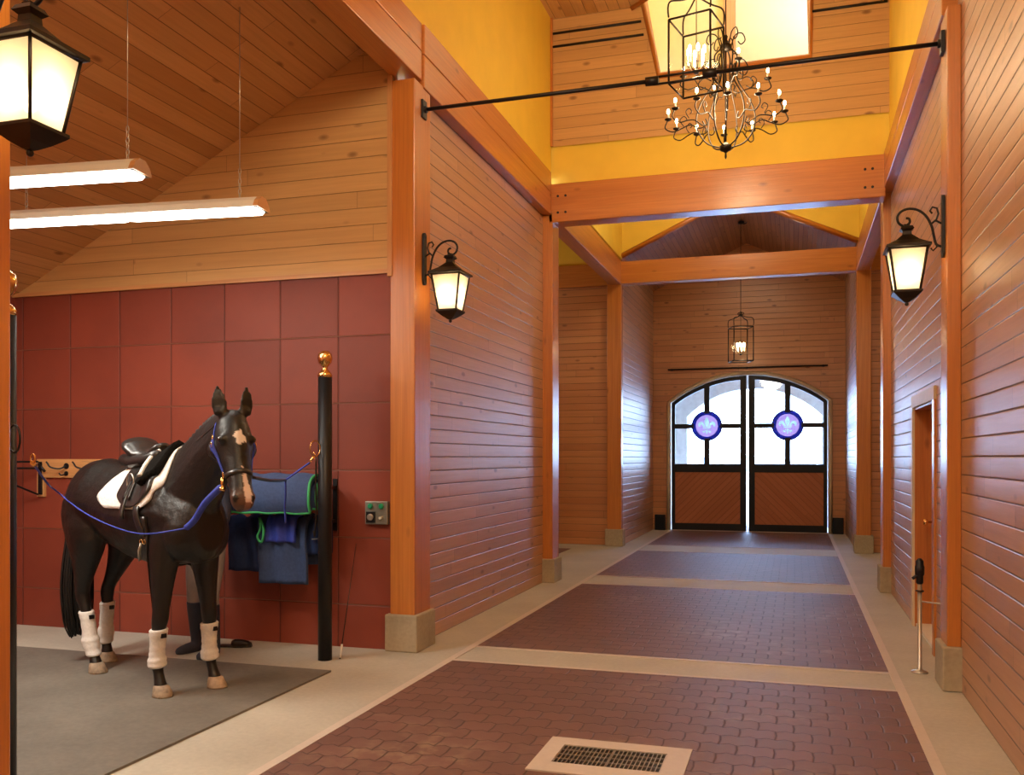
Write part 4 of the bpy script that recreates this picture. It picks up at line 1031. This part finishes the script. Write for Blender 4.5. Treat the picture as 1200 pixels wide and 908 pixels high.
for k, nme in enumerate(('FR', 'FL', 'HR', 'HL')):
    L = legs[nme]; x, y = L[-1][1], L[-1][2]; pale = nme in ('FL', 'FR')
    MB().grid([ell((x + dx, y, z), (1, 0, 0), (0, 1, 0), rx, ry, 20) for z, dx, rx, ry in ((.001, .022, .076, .064), (.012, .022, .075, .063), (.04, .012, .064, .057), (.066, .004, .052, .050), (.074, 0, .040, .040))], closev=True, caps=True).build('hoof', M['hoofp'] if nme == 'FL' else M['hoof'], horse)
# tail: many hair locks
tl = MB(); random.seed(3)
for k in range(190):
    a = random.uniform(0, 2 * pi); r = sqrt(random.random()); ox, oy = r * cos(a), r * sin(a); e = random.uniform(-.10, .06)
    pts = cr([(-.80 + .02 * ox, .02 * oy, 1.43), (-.875 + .03 * ox, .035 * oy, 1.36), (-.925 + .05 * ox, .065 * oy - .01, 1.18), (-.935 + .06 * ox, .10 * oy - .02, .9), (-.93 + .07 * ox, .125 * oy - .03, .62), (-.92 + .06 * ox, .115 * oy - .03, .42 + e), (-.905 + .04 * ox, .07 * oy - .03, .29 + e)], 3)
    tl.tube(pts, [.012 * (1 - .6 * q / len(pts)) for q in range(len(pts))], 5)
tl.build('tail', M['hair'], horse)
mn = MB()
for k in range(120):
    u = k / 119; i = u * (len(path) - 1); p = path[int(i)]
    tn = (path[min(int(i) + 1, len(path) - 1)] - path[max(int(i) - 1, 0)]).normalized()
    up = -(tn.cross(V((0, 1, 0)))); up = up if up.x < 0 else -up
    hit = bv.ray_cast(p + up * .6, -up)
    if hit[0] is None or u < .22: continue
    b0 = hit[0]; q = random.uniform(.7, 1)
    mn.tube(cr([b0 - up * .01, b0 + up * .018 + V((0, .012, 0)), b0 + up * .004 + V((0, .035, -.02)) * q, b0 - up * .05 + V((0, .062, -.03)) * q], 3), [.010] * 9 + [.004], 5)
mn.build('mane', M['hair'], horse)

# shells that hug the horse -------------------------------------------
def shell(rows_od, din, dout, bvh=None, closed=False, back=0):
    """rows_od: grid of (origin, direction) rays onto the horse; returns a thick skin"""
    b = bvh or bv; A, B = [], []
    for r in rows_od:
        a, c = [], []
        for o, d in r:
            h = b.ray_cast(o, d)
            p = h[0] if h[0] is not None else o + d * .3
            a.append(p - d * dout); c.append(p - d * din)
        A.append(a); B.append(c)
    m = MB()
    if closed: m.grid([x + [x[0]] for x in A]); 
    if closed:
        m = MB(); m.grid([A[i] for i in range(len(A))] + [B[i] for i in reversed(range(len(B)))], closeu=True, closev=True)
    else:
        m.grid([x + y[::-1] for x, y in zip(A, B)], closev=True, caps=True)
    return m
def band(c, u1, u2, d, wdt, din, dout, n=28, k=3, a0=0, a1=2 * pi, bvh=None, reach=.5):
    """strap ring round centre c in plane (u1, u2), width wdt along d"""
    full = a1 - a0 > 6.2
    rows = []
    for q in range(k):
        o = V(c) + V(d) * wdt * (q / (k - 1) - .5)
        r = []
        for j in range(n if full else n + 1):
            a = a0 + (a1 - a0) * j / n; dr = V(u1) * cos(a) + V(u2) * sin(a); r.append((o + dr * reach, -dr))
        rows.append(r)
    return shell(rows, din, dout, bvh, closed=full)
# saddle pad
def patch(fx0, fx1, p0, p1, din, dout, nx=22, ny=36, zc=1.26):
    rows = []
    for j in range(ny + 1):
        ph = p0 + (p1 - p0) * j / ny; r = []
        for i in range(nx + 1):
            x = fx0(ph) + (fx1(ph) - fx0(ph)) * i / nx
            d = V((0, sin(ph), cos(ph))); r.append((V((x, 0, zc)) + d * .7, -d))
        rows.append(r)
    return shell(rows, din, dout)
PM = 1.66
rc = lambda ph, amt: amt * max(0, (abs(ph) - 1.30) / (PM - 1.30)) ** 2.2
pf0 = lambda ph: .02 - .20 * min(1, abs(ph) / 1.35) + rc(ph, .17)
pf1 = lambda ph: .50 + .06 * sin(min(abs(ph), 1.2) / 1.2 * pi) * .6 - rc(ph, .13)
t = hroot('saddle_pad', 'white quilted saddle pad under the black saddle', 'saddle pad', (.2, 0, 1.26))
O = (.2, 0, 1.26)
patch(pf0, pf1, -PM, PM, .002, .016).build('pad', M['fleece'], t, origin=O)
# saddle
t = hroot('saddle', 'black leather english saddle on the horse back', 'saddle', (.15, 0, 1.5)); O = (.15, 0, 1.5)
fm = 1.62
ff0 = lambda ph: .02 + .08 * min(1, abs(ph)) + .17 * max(0, (abs(ph) - 1.25) / .37) ** 2
ff1 = lambda ph: .30 + .19 * sin(min(abs(ph), 1.5) / 1.5 * pi * .6) - .17 * max(0, (abs(ph) - 1.05) / .57) ** 2
for s0, s1 in ((-fm, -.22), (.22, fm)):
    patch(ff0, ff1, s0, s1, .016, .030, 14, 22).build('flap', M['leather'], t, origin=O)
sp_ = [(-.085, 1.625, .06, .035), (-.075, 1.655, .12, .060), (-.045, 1.668, .15, .066), (.0, 1.64, .15, .06), (.055, 1.605, .13, .05), (.12, 1.595, .10, .045), (.18, 1.61, .085, .045), (.23, 1.645, .075, .04), (.255, 1.66, .055, .03), (.27, 1.65, .03, .02)]
MB().grid([ell((x, 0, z), (0, 1, 0), (0, 0, 1), rx, ry, 20) for x, z, rx, ry in sp_], closev=True, caps=True).build('seat', M['leather'], t, origin=O)
g = MB()
for sy in (1, -1):
    g.grid([ell((x, sy * y, z), (0, 1, 0), (0, 0, 1), rx, ry, 14) for x, y, z, rx, ry in ((-.10, .09, 1.575, .02, .02), (-.08, .09, 1.57, .06, .045), (.02, .085, 1.555, .065, .05), (.18, .08, 1.565, .06, .05), (.30, .075, 1.59, .05, .05), (.33, .07, 1.60, .02, .02))], closev=True, caps=True)
g.build('panel', M['leather'], t, origin=O)
# sheepskin pad showing at the front
ft = patch(lambda p: .27 + .05 * abs(p), lambda p: .455 - .03 * abs(p), -1.0, 1.0, .016, .075, 8, 20); ft.build('sheepskin', M['fur'], t, origin=O)
m = MB()
for ph_s in (1, -1):
    pts = []
    for q in range(12):
        ph = ph_s * (.1 + .75 * q / 11); d = V((0, sin(ph), cos(ph))); h = bv.ray_cast(V((.275 + .07 * q / 11, 0, 1.26)) + d * .7, -d)[0]; pts.append(h + d * .080)
    m.tube(pts, .018, 6)
m.build('fleece_edge', M['fleece'], t, origin=O)
# stirrup leathers and irons, girth
for sy in (1, -1):
    m = shell([[(V((.17 + .09 * q / 14 + dx, sy * .8, 1.56 - .39 * q / 14)), V((0, -sy, 0))) for dx in (-.016, -.005, .006, .016)] for q in range(15)], .028, .042)
    for off in (-.02, .03):
        m2 = shell([[(V((.20 + off + .05 * q / 8 + dx, sy * .8, 1.50 - .20 * q / 8)), V((0, -sy, 0))) for dx in (-.011, 0, .011)] for q in range(9)], .040, .050)
        b0 = len(m.v); m.v += m2.v; m.f += [tuple(b0 + w for w in f) for f in m2.f]; m.uv += m2.uv; m.sm += m2.sm
    sl = m.build('stirrup_leather', M['leather'], t, origin=O)
    h = bv.ray_cast(V((.21, sy * .8, 1.42)), V((0, -sy, 0)))[0]
    MB().tube([h + V((.045 * cos(a), sy * .055, .055 * sin(a) - .0)) for a in [q * pi / 8 for q in range(16)]], .006, 6, closed=True).build('stirrup_iron', M['steel'], sl, origin=O)
gr = band((.44, 0, 1.16), (0, 1, 0), (0, 0, 1), (1, 0, 0), .062, .002, .016, 40, 3, pi - .12, 2 * pi + .12, reach=.7)
gr.build('girth', M['leather'], t, origin=O)
for sy in (1, -1):
    m = shell([[(V((.37 + .06 * q / 8 + dx, sy * .8, 1.26 - .2 * q / 8)), V((0, -sy, 0))) for dx in (-.028, -.012, .012, .028)] for q in range(9)], .016, .026)
    m.build('girth_strap', M['leather'], t, origin=O)
    h = bv.ray_cast(V((.40, sy * .8, 1.02)), V((0, -sy, 0)))[0]
    m = MB()
    for dx in (-.02, .02): m.tube([h + V((dx + .016 * cos(a), sy * .02, .018 * sin(a))) for a in [q * pi / 4 for q in range(8)]], .0035, 5, closed=True)
    m.build('buckle', M['brass'], t, origin=O)
    h2 = V((.37, sy * .8, .9)); hits = bv.ray_cast(V((.36, sy * .8, .93)), V((0, -sy, 0)))[0] or h
    MB().tube([h + V((0, sy * .028, -.01)), h + V((-.012, sy * .035, -.06)), V((h.x - .03, h.y + sy * .025, h.z - .13))], [.011, .015, .008], 8, flat=.35).build('strap_end', M['steel'], t, origin=O)

# bandages
lab = {'FR': 'white bandage on the front leg nearest the camera', 'FL': 'white bandage on the front leg nearer the tether pole', 'HR': 'white bandage on the hind leg standing in front', 'HL': 'white bandage on the far hind leg partly hidden behind the other'}
for nme in ('FR', 'FL', 'HR', 'HL'):
    L = legs[nme][::-1]; z0, z1 = (.185, .44) if nme[0] == 'F' else (.14, .46)
    if nme == 'HR': z0, z1 = .12, .44
    rows, K = [], 30
    for q in range(K + 1):
        z = z0 + (z1 - z0) * q / K; x, y, rx, ry = interp([(a, b, c, d, e) for a, b, c, d, e in L], z)
        e = .017 + .002 * (((q * 1.0) % 4) / 4) + .007 * math.exp(-((z - .225) / .035) ** 2) + (.0012 * sin(q * 1.3))
        if q in (0, K): e *= .55
        rows.append([V((x + (rx + e) * cos(a), y + (ry + e) * sin(a), z + .006 * sin(a))) for a in [2 * pi * j / 24 for j in range(24)]])
    x, y = L[-1][1], L[-1][2]; xb, yb_ = interp([(a, b, c) for a, b, c, d, e in L], z0)
    t = hroot('leg_bandage', lab[nme], 'bandage', (xb, yb_, z0), 'white leg bandages')
    MB().grid(rows, closev=True, caps=True).build('wrap', M['wrap'], t, origin=(xb, yb_, z0))
    xt, yt, rx, ry = interp([(a, b, c, d, e) for a, b, c, d, e in L], z1 - .04)
    sgn = 1 if nme != 'FL' else -1
    MB().box((xt + rx * .6, yt - .012 - sgn * .004, z1 - .055), (xt + rx + .026, yt + .022, z1 - .025)).build('fastener', M['black'], t, origin=(xb, yb_, z0), bevel=.003)

# halter
t = hroot('halter', 'leather and blue halter with brass fittings on the horse head', 'halter', tuple(HPl)); O = tuple(HPl)
band(hh(.375, 0, -.02), HS, HN, HX, .028, .001, .009, 28, 3, reach=.25).build('noseband', M['leather'], t, origin=O)
band(hh(-.005, 0, -.06), HS, HN, HX, .018, .0005, .004, 24, 3, pi * .98, 2 * pi + .02 * pi, reach=.3).build('throat_strap', M['leather'], t, origin=O)
for sy in (1, -1):
    def strap(p, q, w, dout, k=12):
        rows = []
        for i in range(k + 1):
            u = i / k; s = p[0] + (q[0] - p[0]) * u; nn = p[1] + (q[1] - p[1]) * u
            rows.append([(hh(s, sy * .3, nn + dw), -HS * sy) for dw in (-w / 2, 0, w / 2)])
        return shell(rows, .001, dout)
    strap((.0, -.05), (.37, -.045), .022, .008).build('cheek_strap', M['blue_web'] if 1 else M['leather'], t, origin=O)
    for s, nn in ((.10, -.047), (.15, -.047), (.355, -.045)):
        h = bv.ray_cast(hh(s, sy * .3, nn), -HS * sy)[0] + HS * sy * .010
        MB().tube([h + HX * .016 * cos(a) + HN * .013 * sin(a) for a in [q * pi / 5 for q in range(10)]], .003, 5, closed=True).build('buckle', M['brass'], t, origin=O)
    strap((.14, -.06), (.36, -.12), .018, .007).build('jaw_strap', M['leather'], t, origin=O)

# cross ties -----------------------------------------------------------
W2 = lambda p: HF @ V(p)
ringR = bv.ray_cast(hh(.375, -.3, -.045), HS)[0] - HS * .02     # halter ring on its right
ringL = bv.ray_cast(hh(.375, .3, -.045), -HS)[0] + HS * .02
E1 = V((-3.28, 3.29, 1.575)); E2 = PO2 + V((-.035, -.115, 1.59))
t = thing('cross_tie', 'blue cross-tie rope hanging from the left pole, along the horse side, to the halter', 'rope', tuple(E1))
A_ = W2(ringR)
chestpt = W2((.86, -.20, 1.13)); 
mid = [E1, W2((-.67, -.30, 1.33)), W2((-.27, -.31, 1.20)), W2((.20, -.315, 1.11)), W2((.56, -.30, 1.085)), chestpt]
MB().tube(cr([mid[0], V(mid[0]).lerp(mid[1], .5) + V((0, 0, -.02))] + mid[1:], 8), .0055, 6).build('rope', M['blue_web'], t, origin=E1)
MB().tube(cr([chestpt, W2((.95, -.19, 1.19)), W2((1.08, -.20, 1.30)), A_ + V((0, 0, -.05))], 6), [.010] + [.021] * 17 + [.012], 10).build('padded_end', M['blue_web'], t, origin=E1)
MB().cyl(A_ + V((0, 0, -.065)), A_, .012).cyl(A_ + V((0, 0, -.08)), A_ + V((0, 0, -.06)), .019).build('snap', M['brass'], t, origin=E1)
m = MB(); m.tube([E1 + V((.012 * cos(a), 0, .02 + .022 * sin(a))) for a in [q * pi / 6 for q in range(12)]], .004, 5, closed=True); m.cyl(E1, E1 + (V(mid[1]) - E1).normalized() * .09, .012)
m.build('snap', M['brass'], t, origin=E1)
t = thing('cross_tie', 'blue cross-tie strap from the right pole ring to the far side of the halter', 'rope', tuple(E2))
B_ = W2(ringL); kn = V((-3.76, 6.22, 1.425))
MB().tube(cr([E2 + V((-.03, -.01, -.03)), kn], 6), .015, 8, flat=.5).build('strap', M['blue_web'], t, origin=E2)
MB().tube(cr([kn, kn.lerp(B_, .5) + V((0, 0, -.012)), B_], 6), .011, 8).build('leather_end', M['leather'], t, origin=E2)
MB().tube(cr([kn + V((0, 0, .01)), kn + V((.005, -.005, -.10)), kn + V((-.005, 0, -.22)), kn + V((.004, 0, -.33))], 5), .012, 8, flat=.4).build('hanging_end', M['blue_web'], t, origin=E2)
MB().cyl(E2 + V((.0, 0, .02)), E2 + V((-.04, -.012, -.04)), .009).tube([E2 + V((.012 * cos(a), 0, .025 + .022 * sin(a))) for a in [q * pi / 6 for q in range(12)]], .004, 5, closed=True).build('snap', M['brass'], t, origin=E2)
tag(MB().tube(cr([PO2 + V((-.06, -.03, 1.60)), PO2 + V((-.065, -.03, 1.4)), PO2 + V((-.06, -.03, 1.2)), PO2 + V((-.075, -.03, .98)), PO2 + V((-.085, -.03, 1.02))], 5), .007, 6).build('lead_strap', M['bronze'], origin=tuple(PO2 + V((-.065, -.03, 1.2)))), 'thin brown strap hanging beside the right tether pole', 'strap')

# ------------------------------------------------------------------ person behind the horse
px_, py_ = -4.60, 6.40
pa_ = radians(-100)       # faces the horse
PF = Matrix.Translation((px_, py_, 0)) @ Matrix.Rotation(pa_, 4, 'Z')   # local +x = facing
t = thing('person', 'person in grey breeches and dark boots standing behind the horse, mostly hidden', 'person', (px_, py_, 0), pa_)
def limb(pts, n=16): return MB().tube(cr([p[:3] for p in pts], 3), [a for k in range(len(pts) - 1) for a in [pts[k][3] + (pts[k + 1][3] - pts[k][3]) * q / 3 for q in range(3)]] + [pts[-1][3]], n)
bp = []
bp.append(MB().grid([ell((x, 0, z), (0, 1, 0), (1, 0, 0), w, d, 20) for z, x, w, d in ((.84, 0, .13, .09), (.90, 0, .165, .115), (.98, .0, .16, .11), (1.08, .01, .135, .10), (1.20, .02, .15, .11), (1.32, .02, .17, .11), (1.38, .01, .165, .085), (1.42, .005, .10, .065), (1.46, .01, .055, .055))], closev=True, caps=True))
bp.append(limb([(.005, 0, 1.42, .052), (.02, 0, 1.48, .05), (.035, 0, 1.53, .055)]))
bp.append(MB().grid([ell((x, 0, z), (0, 1, 0), (1, 0, 0), w, d, 20) for z, x, w, d in ((1.475, .07, .02, .03), (1.49, .06, .045, .05), (1.53, .05, .06, .075), (1.58, .045, .07, .088), (1.63, .04, .072, .092), (1.67, .035, .062, .08), (1.695, .03, .035, .045))], closev=True, caps=True))
bp.append(MB().grid([ell((x, 0, z), (0, 1, 0), (1, 0, 0), w, .014, 8) for z, x, w in ((1.545, .13, .012), (1.56, .142, .014), (1.60, .13, .008))], closev=True, caps=True))
for sy in (1, -1):
    bp.append(MB().sphere((.04, sy * .072, 1.58), .022, 6, (.6, .4, 1.2)))
    fx = .05 if sy > 0 else -.02
    bp.append(limb([(0, sy * .085, .90, .085), (.02, sy * .095, .72, .075), (.035 + fx * .5, sy * .11, .50, .055), (.02 + fx, sy * .125, .34, .052), (fx, sy * .13, .10, .036), (fx, sy * .13, .06, .036)]))
    bp.append(limb([(fx - .02, sy * .13, .04, .035), (fx + .06, sy * .14, .035, .034), (fx + .14, sy * .15, .025, .028), (fx + .18, sy * .152, .022, .018)]))
    # arm bent forward, hand resting
    bp.append(limb([(.01, sy * .16, 1.36, .05), (.0, sy * .195, 1.24, .043), (.02, sy * .21, 1.10, .037), (.10, sy * .19, 1.05, .034), (.20, sy * .15, 1.06, .025), (.24, sy * .14, 1.065, .024)]))
    bp.append(MB().sphere((.275, sy * .135, 1.065), .036, 8, (1.15, 1.0, .45)))
    for q in range(4):
        o = (q - 1.5) * .018; ln = (.060, .072, .068, .052)[q]
        bp.append(limb([(.30, sy * .135 + o, 1.067, .0085), (.30 + ln * .5, sy * .135 + o * 1.15, 1.062, .008), (.30 + ln * .85, sy * .135 + o * 1.2, 1.045, .0072), (.30 + ln, sy * .135 + o * 1.2, 1.03, .006)], 8))
    bp.append(limb([(.265, sy * .105, 1.062, .011), (.29, sy * .088, 1.055, .010), (.315, sy * .082, 1.047, .008)], 8))
pm = solid(bp, .0085, 3, .4); pm.materials.append(M['skin'])
pb = bpy.data.objects.new('body', pm); C.objects.link(pb); pb.parent = t
def cloth_of(parts, grow, name, mat, z0, z1):
    m = solid(parts, .012, 3, .4)
    bm = bmesh.new(); bm.from_mesh(m); bm.normal_update()
    for v in bm.verts: v.co += v.normal * grow
    bmesh.ops.delete(bm, geom=[v for v in bm.verts if not z0 < v.co.z < z1], context='VERTS'); bm.to_mesh(m); bm.free()
    m.materials.append(mat); o = bpy.data.objects.new(name, m); C.objects.link(o); o.parent = t
    q = o.modifiers.new('t', 'SOLIDIFY'); q.thickness = .004
legp = [bp[k] for k in range(4, len(bp))]
tor = [bp[0]] + [p for k, p in enumerate(bp[4:]) if False]
L_ = [p for p in bp if min(v.z for v in p.v) < .2]
cloth_of([bp[0]] + [p for p in L_ if max(v.z for v in p.v) > .5], .010, 'breeches', M['breeches'], .36, 1.0)
cloth_of([p for p in L_], .014, 'boots', M['boot'], -.1, .42)
arms = [p for p in bp if 1.3 < max(v.z for v in p.v) < 1.45 and abs(sum((v.y for v in p.v)) / len(p.v)) > .1]
cloth_of([bp[0]] + arms, .011, 'shirt', M['shirt'], .94, 1.425)
MB().grid([ell((x, 0, z), (0, 1, 0), (1, 0, 0), w, d, 18) for z, x, w, d in ((1.50, -.02, .05, .03), (1.56, -.005, .074, .06), (1.62, .012, .082, .086), (1.67, .02, .076, .088), (1.70, .025, .05, .06), (1.71, .025, .02, .02))], closev=True, caps=True).build('hair', M['brownhair'], t)
# dark sandal near the wall
O = tuple(V((-4.50, 6.66, 0)))
t = thing('sandal', 'dark shoe on the pale concrete behind the front legs of the horse', 'shoe', O, radians(15))
MB().grid([ell((x, 0, .014), (0, 1, 0), (0, 0, 1), w, .014, 12) for x, w in ((-.13, .02), (-.12, .034), (-.05, .036), (.04, .042), (.10, .042), (.135, .02))], closev=True, caps=True).build('sole', M['leather'], t)
MB().grid([ell((x, 0, .03), (0, 1, 0), (0, 0, 1), w, d, 12) for x, w, d in ((-.03, .036, .03), (.0, .040, .042), (.05, .043, .038), (.10, .040, .026), (.13, .022, .012))], closev=True, caps=True).build('upper', M['bronze'], t)

# ------------------------------------------------------------------ light and camera
def lamp(typ, loc, energy, color, size=.3, rot_=None, name='lamp', sy=None):
    d = bpy.data.lights.new(name, typ); d.energy = energy; d.color = color
    if typ == 'AREA':
        d.size = size
        if sy: d.shape = 'RECTANGLE'; d.size_y = sy
    else: d.shadow_soft_size = size
    o = bpy.data.objects.new(name, d); C.objects.link(o); o.location = loc
    if rot_: o.rotation_euler = rot_
    return o
WARM = (1, .84, .60)
lamp('POINT', (-1.0, 2.0, 5.6), 330, WARM, .5, name='hall_fill_light')  # unseen warm fill added to brighten the hall; no chandelier hangs here
lamp('POINT', (-1.0, -3.0, 5.2), 240, WARM, .5, name='hall_fill_light')  # second added hall fill, behind the camera, without a fixture
lamp('POINT', (-.9, 11.6, 8.8), 42, (1, .80, .52), .4, name='lantern_well_light')
lamp('POINT', (-6, 14.0, 4.2), 60, WARM, .3, name='side_aisle_fill_light')  # warm fill added for the closed left aisle, no fixture
lamp('POINT', (4.5, 14.0, 4.2), 60, WARM, .3, name='side_aisle_fill_light')  # matching added fill in the right aisle
lamp('POINT', (-1.0, 13.9, 6.3), 120, WARM, .4, name='crossing_fill_light')  # unseen fill added to light the yellow plaster of the crossing
lamp('AREA', (-5.3, 3.9, 3.3), 110, (1, .94, .82), .25, name='bay_fill_light', sy=2.2)  # extra area fill added to brighten the bay, separate from its fittings

w = bpy.data.worlds.new('sky'); bpy.context.scene.world = w; w.use_nodes = True
nt = w.node_tree; bg = nt.nodes['Background']
tc = nt.nodes.new('ShaderNodeTexCoord'); sp = nt.nodes.new('ShaderNodeSeparateXYZ'); nt.links.new(tc.outputs['Generated'], sp.inputs[0])
rp = nt.nodes.new('ShaderNodeValToRGB'); nt.links.new(sp.outputs[2], rp.inputs[0])
rp.color_ramp.elements[0].position = 0; rp.color_ramp.elements[0].color = (.48, .68, 1, 1)
rp.color_ramp.elements[1].position = .5; rp.color_ramp.elements[1].color = (.36, .55, 1, 1)
nt.links.new(rp.outputs[0], bg.inputs[0]); bg.inputs[1].default_value = 20

cam = bpy.data.cameras.new('camera'); co = bpy.data.objects.new('camera', cam); C.objects.link(co)
cam.sensor_width = 36; cam.lens = 1069 / 1200 * 36; cam.shift_y = (536 - 454) / 1200; cam.clip_end = 500; cam.clip_start = .05
co.location = (0, 0, 1.6); co.rotation_euler = (pi / 2, 0, math.atan((931 - 600) / 1069))
sc = bpy.context.scene; sc.camera = co
sc.view_settings.view_transform = 'Standard'; sc.view_settings.look = 'None'; sc.view_settings.gamma = 1
sc.view_settings.use_curve_mapping = False; sc.view_settings.exposure = 0.0
sc.cycles.use_denoising = True; sc.cycles.max_bounces = 8; sc.cycles.transparent_max_bounces = 16
